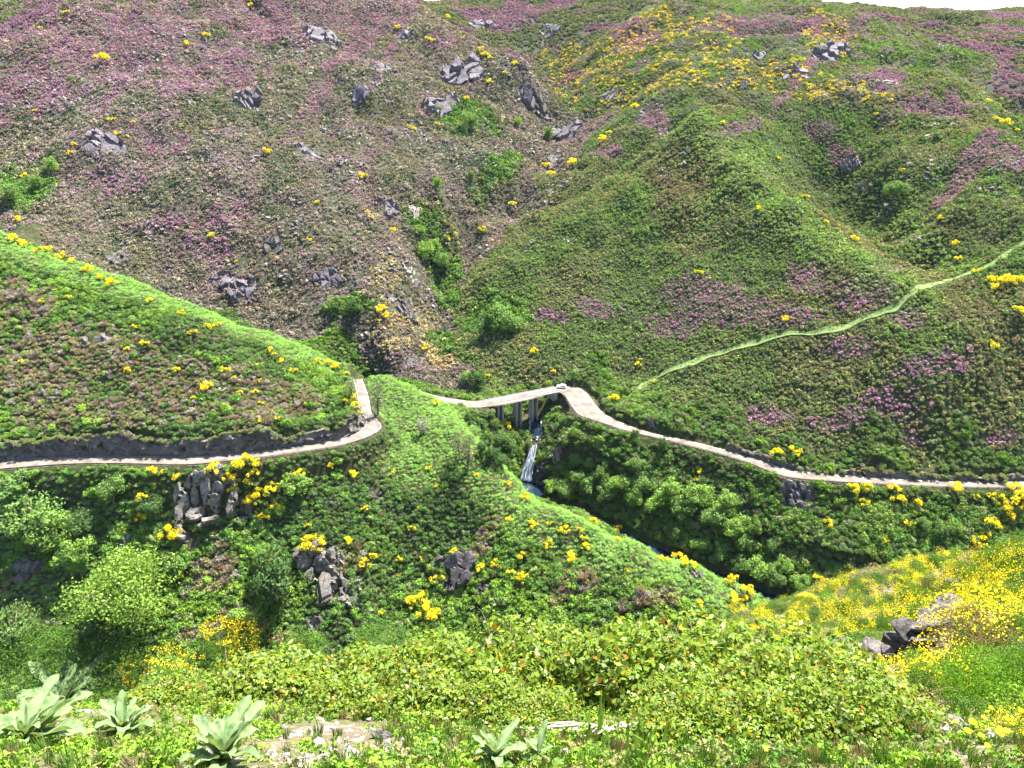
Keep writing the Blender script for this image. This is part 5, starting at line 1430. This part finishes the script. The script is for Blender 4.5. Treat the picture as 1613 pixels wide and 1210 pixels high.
# ------------------------------------------------------------------ the near slope and the verge
def near_shoulder():
    rg = np.random.default_rng(21)
    x0, y0 = grid_sample(1.05, 8.5, 105, 2, 55, .3, 21, .45); x1, y1 = grid_sample(.75, 6.0, 24, 12, 55, .6, 22, .45); x = np.concatenate([x0, x1]); y = np.concatenate([y0, y1])
    for rx, ry, rw in ROCKS: 
        m = np.hypot(x - rx, y - ry) > rw; x, y = x[m], y[m]
    m = wall_dist(x, y) > .9; x, y = x[m], y[m]
    wt_ = [math.atan2(p.x, p.y) for p in WALL_W]; wr_ = [math.hypot(p.x, p.y) for p in WALL_W]
    tt_ = np.arctan2(x, y); o_ = np.argsort(wt_); wr_i = np.interp(tt_, np.array(wt_)[o_], np.array(wr_)[o_])
    m = ~((tt_ > min(wt_) - .01) & (tt_ < max(wt_) + .005) & (np.hypot(x, y) < wr_i) & (np.hypot(x, y) > wr_i * .62)); x, y = x[m], y[m]
    n = len(x); r = np.hypot(x, y)
    n2 = fbm(x * .12, y * .12, 103, 3); n3 = rg.random(n)
    col = mixc(np.tile(LIME * .42, (n, 1)), MIDG * .6, sstep(.30, .55, n2 * .5 + n3 * .5)); col = mixc(col, OLIVE * .6, (n3 > .8) * .5)
    br_ = (n3 < .12); col = mixc(col, BROWN * 1.2, br_ * .7)
    flo = (fbm(x * .09 + 4, y * .09, 105, 2) * .7 + rg.random(n) * .5) > .86
    idx = np.where(flo & ~br_, rg.integers(4, 7, n), rg.integers(0, 4, n))
    s = rg.uniform(.5, 1.05, n) * np.clip(.55 + r / 60, .6, 1.25) * np.where(flo, 1.1, .9)
    z = H(x, y) - .05
    scatter('broom_thicket', 'yellow-flowering broom thicket covering the near slope on the right', 'broom', 'near', np.stack([x, y, z], 1), np.stack([s, s, s * rg.uniform(.5, 1.0, n)], 1), col, idx)

# dry stone wall
WALL_PX = [(1312, 1062, 15.2), (1350, 1050, 14.6), (1395, 1042, 14.2), (1438, 1034, 14.2), (1462, 1012, 15.2), (1476, 985, 16.6), (1488, 968, 17.6)]
WALL_W = [hit(a, b, 9.0) for a, b, c in WALL_PX]
def wall_dist(x, y): return polydist(x, y, [(p, .4) for p in WALL_W])[0]
def stone_wall():
    root = empty('stone_wall', WALL_W[0]); tag(root, 'ruined dry stone wall of dark mossy blocks among the broom', 'stone wall')
    rd = random.Random(5); o0 = WALL_W[0]
    for lev in range(3):
        for p in polyline(WALL_W, .62 + .06 * lev):
            if lev == 2 and rd.random() < .3: continue
            q = p + Vector((rd.uniform(-.08, .08), rd.uniform(-.1, .1), 0)); z = float(H(q.x, q.y)) + .15 + lev * .42
            put_block(root, rd.choice(BLOCKS), (q.x - o0.x, q.y - o0.y, z - o0.z), (rd.uniform(-.2, .2), rd.uniform(-.2, .2), rd.uniform(-.5, .5)), (rd.uniform(.45, .75), rd.uniform(.35, .5), rd.uniform(.24, .36)), M_STONE, 'stone')
stone_wall()
def near_rock(px, py, w, h, m, label, rmin=1.5, name='boulder', n=1):
    b = hit(px, py + h * .4, rmin); d = b.length; W = w * d / FPX; Hh = h * d / FPX; rd = random.Random(int(px + py * 3))
    ROCKS.append((b.x, b.y, W * .5))
    o = put_block(None, BLOCKS[int(px) % 6], (b.x, b.y, b.z + Hh * .12), (rd.uniform(-.25, .25), rd.uniform(-.25, .25), rd.uniform(-.4, .4)), (W * .52, W * .4, Hh * .75), m, name)
    tag(o, label, 'stone' if name == 'stone' else 'boulder')
for a in ((1167, 1027, 38, 20, M_STONE, 'flat pale boulder above the brambles, left of the ruined wall', 12), (1500, 914, 30, 16, M_STONE, 'grey slab jutting from the broom on the near ridge', 15), (1478, 924, 22, 10, M_STONE, 'smaller slab left of the jutting one on the near ridge', 15),
          (1565, 882, 34, 12, M_STONE, 'pale flat rock at the crest of the near ridge', 15), (1550, 915, 24, 12, M_STONE, 'rock between two yellow brooms below the near crest', 15), (1402, 936, 40, 12, M_STONE, 'long low rock where the near ridge meets the valley', 15), (1562, 945, 26, 14, M_STONE_PALE if False else M_STONE, 'dark rock low on the near ridge at right', 12),
          (1450, 1142, 50, 20, M_STONE, 'weathered grey ledge beside the yellow flowers', 2.5), (1500, 1138, 56, 18, M_STONE, 'long grey ledge beneath the near broom', 2.5), (1478, 1152, 40, 14, M_STONE_PALE, 'pale stone in front of the grey ledge', 2.5), (1560, 1160, 30, 10, M_STONE_PALE, 'small whitish slab right of the ledge', 2.5),
          (1600, 1040, 30, 26, M_STONE, 'upright stone at the right edge below the broom', 6)):
    near_rock(*a)
for a in ((132, 1118, 26, 18), (172, 1108, 20, 12), (206, 1132, 26, 14), (238, 1100, 22, 24), (268, 1106, 22, 14), (288, 1112, 20, 12), (150, 1135, 18, 10), (300, 1170, 16, 10), (536, 1196, 46, 26), (502, 1168, 30, 16), (478, 1202, 30, 16), (555, 1184, 34, 18), (585, 1192, 22, 12), (515, 1146, 22, 10), (888, 1184, 34, 18), (700, 1192, 16, 10), (470, 1150, 18, 10), (630, 1170, 16, 8), (525, 1180, 18, 10), (450, 1188, 16, 9), (560, 1164, 16, 9)):
    near_rock(*a, M_STONE_PALE, '%s pale stone lying on the bare earth, by its place from the left' % 'small', 1.2, 'stone')
near_rock(600, 1152, 40, 26, M_STONE, 'striped grey-white stone at the edge of the brambles', 1.2, 'stone')
st_ = sorted([o for o in C.objects if o.name.startswith('stone') and o.type == 'MESH' and o.parent is None and 'small pale stone' in o.get('label', '')], key=lambda o: proj(*o.location)[0])
for i, o in enumerate(st_): o['label'] = '%s pale stone from the left on the bare verge soil' % ordinal(i); o['group'] = 'pale stones on the verge'
near_shoulder()
# broom bushes of the near slope as things of their own, with stems and blossom
def near_broom_meshes(seed):
    st = bush_mesh('stems', 6500, 22, .028, seed, [L_OBJ], .95, .34, .66, asp=.22, tilt=.9)
    rg = np.random.default_rng(seed + 1); n = 3600
    a = rg.uniform(0, 6.283, n); el = np.arccos(rg.uniform(-.05, 1, n)); rad = rg.uniform(.72, 1.1, n)
    p = np.stack([np.cos(a) * np.sin(el) * rad * .95, np.sin(a) * np.sin(el) * rad * .95, np.cos(el) * rad * 1.15 + .15], 1)
    cl = vnoise(p[:, 0] * 3 + seed, p[:, 1] * 3 + p[:, 2] * 3, seed) > .58; p = p[cl]; n = len(p)
    v, f = leaf_quads(p, p, .019, rg, 1.0, .8); bl_ = mesh_np('blossom', v, f, [L_BLOSSOM]); shade_attr(bl_, n, rg, .75, 1.2)
    return st, bl_
NB = [near_broom_meshes(400 + 7 * i) for i in range(3)]
def near_broom(px, py, w, h, label, rmin, fl=1.0, col=(.085, .16, .023)):
    b = hit(px, py + h * .42, rmin); d = b.length; rd = random.Random(int(px * 5 + py)); W = w * d / FPX * .5; Hh = h * d / FPX / 1.25 * 1.1
    root = empty('broom_bush', (b.x, b.y, b.z - .05), rd.uniform(0, 6.28)); root.scale = (W * 1.2, W * 1.2, Hh * 1.3); tag(root, label, 'broom bush', 'broom on the near slope')
    st, bl_ = NB[int(px) % 3]; s = obj('stems', st, root); g = rd.uniform(.85, 1.2); s.color = (col[0] * g, col[1] * g, col[2], 1)
    if fl: obj('blossom', bl_, root)
lst = [(1600, 870, 60, 44), (1555, 880, 50, 40), (1540, 905, 60, 40), (1590, 905, 60, 46), (1520, 900, 40, 34), (1500, 935, 50, 36), (1545, 935, 50, 40), (1470, 920, 44, 30), (1440, 935, 44, 30), (1480, 955, 56, 36), (1590, 945, 60, 44), (1410, 950, 40, 26), (1380, 955, 44, 26), (1440, 965, 50, 30), (1350, 955, 40, 24), (1320, 965, 44, 26), (1290, 965, 36, 22),
       (1400, 985, 50, 30), (1350, 990, 50, 30), (1300, 995, 50, 28), (1250, 990, 44, 26), (1210, 985, 40, 22), (1170, 990, 40, 22), (1240, 1010, 50, 28), (1190, 1010, 44, 24), (1140, 1005, 40, 22), (1280, 1020, 50, 28), (1120, 985, 36, 20), (1160, 970, 36, 18), (1220, 962, 36, 18), (1260, 950, 34, 18), (1340, 1010, 50, 26), (1540, 970, 60, 40), (1600, 990, 60, 44), (1380, 1010, 44, 26)]
for i, q in enumerate(sorted(lst)): near_broom(*q, '%s broom bush from the left on the near slope above the wall' % ordinal(i), 12, 1.0 if i % 3 else 0, ((.085, .16, .023), (.06, .125, .02), (.10, .15, .03))[i % 3])
for a in ((1535, 1010, 130, 70, 'tawny flowering broom just right of the stone wall', 8, 1, (.16, .13, .045)), (1420, 1085, 120, 70, 'yellow-speckled broom in front of the wall', 4.5, 1), (1480, 1080, 110, 74, 'dense yellow-flowered broom in front of the wall, further right', 4.5, 1), (1560, 1080, 130, 84, 'fresh green broom without flowers at the right edge', 4.5, 0, (.075, .16, .017)), (1620, 1075, 120, 80, 'green feathery broom cut by the right edge', 4.5, 0, (.075, .16, .017)),
          (1590, 1150, 60, 40, 'small yellow broom near the lower right corner', 3, 1), (165, 1045, 120, 60, 'bushy light green broom below the verge at left', 5.5, 0, (.07, .13, .02)), (60, 1040, 130, 60, 'rounded green broom at the left edge below the verge', 5.5, 0, (.06, .12, .022)), (350, 1015, 60, 40, 'yellow-flowered broom behind the verge grass', 5.5, 1), (270, 1060, 60, 40, 'small flowering broom above the pale stones', 4.0, 1), (205, 1062, 36, 26, 'tiny yellow broom left of the pale stones', 4.0, 1), (395, 1005, 50, 40, 'flowering broom at the left end of the brambles', 5.5, 1), (480, 1020, 80, 40, 'low light green bush behind the brambles', 6.0, 0, (.08, .15, .027)), (600, 1005, 90, 40, 'round green bush behind the brambles', 6.0, 0, (.07, .13, .027))):
    near_broom(*a)

# brambles
def bramble_meshes(seed):
    rg = np.random.default_rng(seed)
    p, o = lobes_points(8500, 30, rg, .85, .30, .72, .05)
    n = len(p)
    v, f = leaf_quads(p, o + np.array([0, 0, .5]), .034, rg, .7, .62)
    # fold each leaf a little along its midrib
    lv = mesh_np('leaves', v, f, [L_BRAMBLE])
    g = rg.uniform(.55, 1.45, n); kind = rg.random(n)
    col = np.ones((n, 4), np.float32); col[:, 0] = g; col[:, 1] = g; col[:, 2] = g
    pale = kind < .16; col[pale, :3] *= np.array([1.25, 1.2, 2.2]); yel = (kind > .24) & (kind < .36); col[yel, :3] *= np.array([1.75, 1.15, .7]); red = kind > .972; col[red, :3] *= np.array([1.9, .55, .9])
    lv.attributes.new('shade', 'FLOAT_COLOR', 'POINT').data.foreach_set('color', np.repeat(col, 4, axis=0).ravel())
    rd = random.Random(seed); bm = bmesh.new()
    for i in range(14):
        a = rd.uniform(0, 6.28); b = Vector((math.cos(a) * .2 * rd.random(), math.sin(a) * .2 * rd.random(), 0)); R_ = rd.uniform(.5, 1.05); e = Vector((math.cos(a) * R_, math.sin(a) * R_, rd.uniform(.1, .7)))
        m = b.lerp(e, .55) + Vector((0, 0, rd.uniform(.2, .45))); tube(bm, [b, b.lerp(m, .5) + Vector((0, 0, .12)), m, m.lerp(e, .5) + Vector((0, 0, .06)), e], [.005, .004, .0035, .003, .0015], 4)
    for i in range(0):
        a = rd.uniform(0, 6.28); r0 = rd.uniform(.2, .7); b = Vector((math.cos(a) * r0, math.sin(a) * r0, .6)); e = b + Vector((rd.uniform(-.12, .12), rd.uniform(-.1, .1), rd.uniform(.25, .5)))
        tube(bm, [b, b.lerp(e, .5) + Vector((.02, 0, 0)), e], [.003, .0025, .0012], 4)
    return lv, bm_mesh('stems', bm, [M_BARK])
BR = [bramble_meshes(500 + i) for i in range(3)]
def bramble(x, y, s, h, i, label):
    root = empty('bramble_bush', (x, y, float(H(x, y)) - .12), i * 2.1); root.scale = (s, s, h); tag(root, label, 'bramble', 'brambles along the verge')
    lv, st = BR[i % 3]; obj('leaves', lv, root); obj('stems', st, root)
bl_list = []
for q in ((360, 1090, 4.2, .62, .55), (440, 1060, 4.9, .75, .75), (530, 1075, 4.4, .7, .7), (640, 1060, 4.6, .8, .85), (720, 1090, 3.9, .7, .75), (800, 1050, 4.6, .85, 1.05), (880, 1085, 4.0, .75, .85), (960, 1045, 4.7, .9, 1.0), (1040, 1090, 3.8, .75, .85), (1110, 1060, 4.4, .9, .95), (1190, 1100, 3.6, .75, .8), (1260, 1090, 4.2, .85, .85), (1210, 1150, 3.0, .6, .65), (1310, 1140, 3.4, .65, .65), (1360, 1180, 2.9, .5, .5), (1120, 1165, 2.9, .45, .45), (750, 1010, 5.6, .85, .85), (900, 1000, 5.9, .9, 1.0), (1030, 1005, 5.8, .9, .9), (560, 1030, 5.4, .8, .7), (1180, 1050, 5.2, .8, .8), (250, 1075, 4.4, .5, .4), (1290, 1190, 2.4, .4, .42), (1080, 1190, 2.3, .36, .4), (1180, 1195, 2.3, .4, .42), (1380, 1200, 2.4, .36, .4), (660, 1125, 3.2, .45, .42), (560, 1120, 3.3, .4, .36), (800, 1120, 3.2, .4, .42), (860, 1135, 3.0, .36, .36)):
    a = ray(q[0], q[1])[0]; bl_list.append((q[0], a * q[2], q[2], q[3], q[4]))
for i, q in enumerate(sorted(bl_list)): bramble(*q[1:], i, '%s leafy bramble clump from the left along the verge' % ordinal(i))

# mulleins
def mullein_leaf(seed, L=1.0):
    rg = random.Random(seed); vs = []; fs = []; n = 20; mcol = []
    bend = rg.uniform(.35, .95)
    for i in range(n + 1):
        t = i / n; w = .108 * math.sin(math.pi * min(1, t * .92 + .06)) ** .8 * (1 - .25 * t) + .012
        x = t * L * math.cos(bend * t); z = t * L * .25 - bend * t * t * L * .42 + .12 * t
        wav = .03 * math.sin(t * 13 + seed)
        for j in range(5):
            u = j / 4 * 2 - 1
            vs.append((x, u * w, z + abs(u) ** 1.2 * w * .55 + (wav * u if abs(u) > .6 else 0)))
    for i in range(n):
        for j in range(4): a = i * 5 + j; fs.append((a, a + 1, a + 6, a + 5))
    return vs, fs
def mullein_mesh(seed, m):
    vs, fs = mullein_leaf(seed); me = mesh_np('leaf', vs, fs, [m], True)
    rg = np.random.default_rng(seed); c = np.ones((len(vs), 4), np.float32)
    u = np.tile(np.abs(np.linspace(-1, 1, 5)), len(vs) // 5); row = np.repeat(np.arange(len(vs) // 5), 5); c[:, :3] = (.9 + .3 * (u < .1) + np.where((row % 3 == 0) & (u > .1), .16, -.05) + rg.normal(0, .05, len(vs)))[:, None]
    me.attributes.new('shade', 'FLOAT_COLOR', 'POINT').data.foreach_set('color', c.ravel()); return me
ML = [mullein_mesh(i, L_MULLEIN) for i in range(4)]; MO = mullein_mesh(9, L_MULLEIN_OLD)
def mullein(px, py, w, nleaf, label, old=2):
    b = hit(px, py, 1.0); d = b.length; Rr = w * d / FPX * .5; rd = random.Random(int(px + py)); nrm = slope_normal(b.x, b.y, .3)
    root = empty('mullein_plant', b); tag(root, label, 'mullein', 'mulleins on the verge')
    root.rotation_euler = (Vector((nrm.x * .45, nrm.y * .45, 1))).to_track_quat('Z', 'Y').to_euler()
    for i in range(nleaf):
        f = i / nleaf; o = obj('leaf', MO if i < old else ML[i % 4], root)
        L = Rr * (1.15 - .5 * f) * rd.uniform(.6, 1.2); o.scale = (L, L * rd.uniform(.9, 1.2), L)
        o.location = (0, 0, .02 + .05 * f); o.rotation_euler = (rd.uniform(-.15, .15), -(-.06 + .95 * f ** 1.3) + (.25 if i < old else 0), i * 2.4 + rd.uniform(-.2, .2))
for a in ((100, 1110, 165, 26, 'broad silver-green mullein rosette at the left edge of the verge'), (40, 1182, 190, 28, 'large pale mullein filling the lower left corner', 3), (196, 1164, 145, 24, 'mullein rosette beside the pale stones with yellowed lower leaves', 3), (352, 1212, 190, 22, 'woolly mullein with upright leaves at the bottom edge, next to bare soil', 1), (778, 1208, 135, 14, 'mullein with long folded leaves at the bottom centre', 1), (268, 1092, 75, 9, 'small young mullein above the pale stones', 0), (850, 1205, 110, 8, 'low mullein cut by the bottom edge right of centre', 0)):
    mullein(*a)

# low weeds, grass and litter on the verge
def verge():
    rg = np.random.default_rng(31); n = 8000
    r = np.exp(rg.uniform(math.log(1.3), math.log(8.5), n)); t = rg.uniform(R(-52), R(52), n); x, y = r * np.sin(t), r * np.cos(t)
    bare = np.array([tuple(hit(*q, 1.0))[:2] for q in ((500, 1170), (560, 1190), (450, 1200), (240, 1118), (180, 1120), (1480, 1160), (540, 1150))])
    d = np.min(np.hypot(x[:, None] - bare[:, 0], y[:, None] - bare[:, 1]), axis=1)
    m = (d > .26 + .12 * rg.random(n)) | (rg.random(n) < .06); x, y = x[m], y[m]; n = len(x)
    n2 = fbm(x * 1.2, y * 1.2, 121, 3); n3 = rg.random(n); z = H(x, y) - .01
    col = mixc(np.tile(LIME, (n, 1)), MIDG * 1.2, sstep(.4, .65, n2 * .6 + n3 * .4)); col = mixc(col, OCH, (n3 > .8) * .7) * .6
    gr = rg.random(n) < .4; s = rg.uniform(.035, .085, n)
    scatter('weeds', 'low leafy weeds covering the verge', 'weeds', 'weed', np.stack([x, y, z], 1)[~gr], np.stack([s, s, s], 1)[~gr], col[~gr])
    gl = mixc(np.tile(np.array((.085, .16, .025)), (n, 1)), np.array((.22, .18, .10)), (n3 > .72) * 1.0); s = rg.uniform(.035, .10, n)
    scatter('grass', 'short green and straw-coloured grass on the verge', 'grass', 'grass', np.stack([x, y, z], 1)[gr], np.stack([s * .6, s * .6, s], 1)[gr], gl[gr])
verge()
def stalk_tuft(px, py, h, n, m, label, rmin, cat, name, spread=.12, head=0.0, w=.006):
    b = hit(px, py, rmin); d = b.length; Hh = h * d / FPX * 1.2; rd = random.Random(int(px * 3 + py)); bm = bmesh.new()
    for i in range(n):
        a = rd.uniform(0, 6.28); l = Hh * rd.uniform(.6, 1.0); k = rd.uniform(.05, .35)
        p0 = Vector((rd.gauss(0, spread), rd.gauss(0, spread * .5), 0)); p1 = p0 + Vector((math.cos(a) * k * l * .4, math.sin(a) * k * l * .4, l * .6)); p2 = p1 + Vector((math.cos(a) * k * l, math.sin(a) * k * l, l * .38))
        side = Vector((math.cos(a + 1.57), math.sin(a + 1.57), 0)) * w
        vs = [bm.verts.new(q) for q in (p0 - side, p0 + side, p1 + side, p1 - side)]; bm.faces.new(vs)
        t = bm.verts.new(p2); bm.faces.new((vs[3], vs[2], t))
        if head:
            e = p2 - p1; s2 = side.normalized() * head
            for ss in (s2, Vector((0, 0, 1)).cross(s2).normalized() * head):
                q = [bm.verts.new(c) for c in (p1.lerp(p2, .45), p1.lerp(p2, .7) + ss, p2 + e * .25, p1.lerp(p2, .7) - ss)]; bm.faces.new(q)
    me = bm_mesh(name, bm, [m]); c = np.ones((len(me.vertices), 4), np.float32); me.attributes.new('shade', 'FLOAT_COLOR', 'POINT').data.foreach_set('color', c.ravel())
    tag(obj(name, me, None, b), label, cat)
for a in ((712, 990, 70, 7, L_GRASS, 'tall wild barley with drooping green heads above the brambles', 4.2, 'grass tuft', 'grass_tuft', .08, .018), (690, 1010, 70, 5, L_GRASS, 'wild barley left of the tallest heads', 4.0, 'grass tuft', 'grass_tuft', .08, .016), (745, 1010, 60, 5, L_GRASS, 'wild barley right of the tallest heads', 4.0, 'grass tuft', 'grass_tuft', .08, .016), (905, 1110, 90, 22, L_GRASS, 'dense bright green grass tuft in the middle of the brambles', 2.8, 'grass tuft', 'grass_tuft', .10, 0, .006),
          (930, 1165, 70, 14, L_GRASS, 'short grass tuft by the dead twigs', 2.2, 'grass tuft', 'grass_tuft', .08, .0, .006), (1010, 1190, 60, 14, L_GRASS, 'short grass tuft below the dead twigs', 2.0, 'grass tuft', 'grass_tuft', .08, 0, .006), (360, 1075, 80, 10, L_GRASS, 'tall grass with broad blades at the left end of the brambles', 3.2, 'grass tuft', 'grass_tuft', .1, .016), (395, 1095, 60, 14, L_GRASS, 'grass tuft beside the brambles, near the mulleins', 2.8, 'grass tuft', 'grass_tuft', .1, 0),
          (90, 1078, 66, 5, L_DRY, 'bent dry stalks behind the left mullein', 3.4, 'dry stalks', 'dry_stalks', .1, 0, .004), (120, 1070, 50, 4, L_DRY, 'pale dry stalks right of the bent ones', 3.4, 'dry stalks', 'dry_stalks', .1, 0, .004), (175, 1082, 36, 4, L_DRY, 'short curled dry stalks above the pale stones', 3.4, 'dry stalks', 'dry_stalks', .08, 0, .004), (245, 1080, 36, 4, L_DRY, 'dry stalks by the small young mullein', 3.4, 'dry stalks', 'dry_stalks', .08, 0, .004), (1078, 1000, 40, 4, L_DRY, 'dry stem rising from the brambles near the yellow slope', 4.5, 'dry stalks', 'dry_stalks', .05, 0, .004)):
    stalk_tuft(*a)
# dead twigs
def twigs(px, py, w, n, label):
    b = hit(px, py, 1.5); d = b.length; W = w * d / FPX * .5; rd = random.Random(int(px)); bm = bmesh.new()
    for i in range(n):
        a = rd.uniform(2.4, 6.9); L = W * rd.uniform(.4, 1.1); p = Vector((0, 0, .04)); pts = [p]
        for k in range(4):
            a += rd.gauss(0, .22); p = p + Vector((math.cos(a), math.sin(a), 0)) * L / 4; q = p + b; pts.append(Vector((p.x, p.y, float(H(q.x, q.y)) - b.z + .03 + rd.uniform(0, .07))))
        tube(bm, pts, [.008, .007, .005, .004, .002], 5)
    tag(obj('dead_twigs', bm_mesh('dead_twigs', bm, [M_BARK_PALE]), None, b), label, 'twigs')
twigs(955, 1158, 330, 26, 'tangle of pale dead twigs lying in front of the brambles')
# hawkbit flowers
bm = bmesh.new()
tube(bm, [(0, 0, 0), (.01, 0, .1), (.0, .01, .2)], [.003, .003, .002], 4, 0)
for k in range(12):
    a = k * math.pi / 6; c, s = math.cos(a), math.sin(a); c2, s2 = math.cos(a + .2), math.sin(a + .2)
    vs = [bm.verts.new(q) for q in ((0, .01, .2), (c * .03, s * .03 + .01, .208), (c2 * .032, s2 * .032 + .01, .208))]; bm.faces.new(vs).material_index = 1
FLOWER = bm_mesh('yellow_flower', bm, [L_GRASS, L_BLOSSOM]); FLOWER.attributes.new('shade', 'FLOAT_COLOR', 'POINT').data.foreach_set('color', np.ones(len(FLOWER.vertices) * 4, np.float32))
fl = [(1510, 1172), (1525, 1165), (1540, 1150), (1556, 1140), (1572, 1148), (1590, 1162), (1604, 1150), (1535, 1180), (1550, 1172), (1566, 1168), (1582, 1178), (1598, 1172), (1520, 1190), (1545, 1192), (1440, 1150), (1432, 1144), (1575, 1132), (1600, 1132), (1548, 1128), (1505, 1160), (155, 1090), (166, 1092), (1190, 1195), (1360, 1170)]
for i, q in enumerate(sorted(fl)):
    b = hit(*q, 1.5); o = obj('yellow_flower', FLOWER, None, b); rd = random.Random(i); o.rotation_euler = (rd.uniform(-.3, .3), rd.uniform(-.3, .3), rd.uniform(0, 6)); o.scale = [rd.uniform(.35, .6)] * 3
    tag(o, '%s small yellow daisy-like flower from the left on the verge' % ordinal(i), 'flower', 'yellow flowers on the verge')

def pebbles():
    me = [hull_rock(700 + i, 11, (1, .8, .6), .04, 1) for i in range(3)]
    for m_ in me: m_.materials.clear(); m_.materials.append(M_STONE_PALE)
    proto_set('pebble', me)
    c = [hit(*q, 1.0) for q in ((500, 1170), (560, 1190), (450, 1200), (540, 1150), (240, 1118), (180, 1120), (1480, 1160), (600, 1195), (520, 1200), (640, 1180))]
    pts = []
    for p in c:
        for k in range(60): pts.append((p.x + rng.normal(0, .22), p.y + rng.normal(0, .16)))
    pts = np.array(pts); n = len(pts); s = .006 + .03 * rng.random(n) ** 3
    scatter('pebbles', 'small pale pebbles strewn over the bare verge soil', 'pebbles', 'pebble', np.stack([pts[:, 0], pts[:, 1], H(pts[:, 0], pts[:, 1])], 1), np.stack([s * 1.2, s, s * .8], 1), np.ones((n, 3)), tilt=.6)
pebbles()
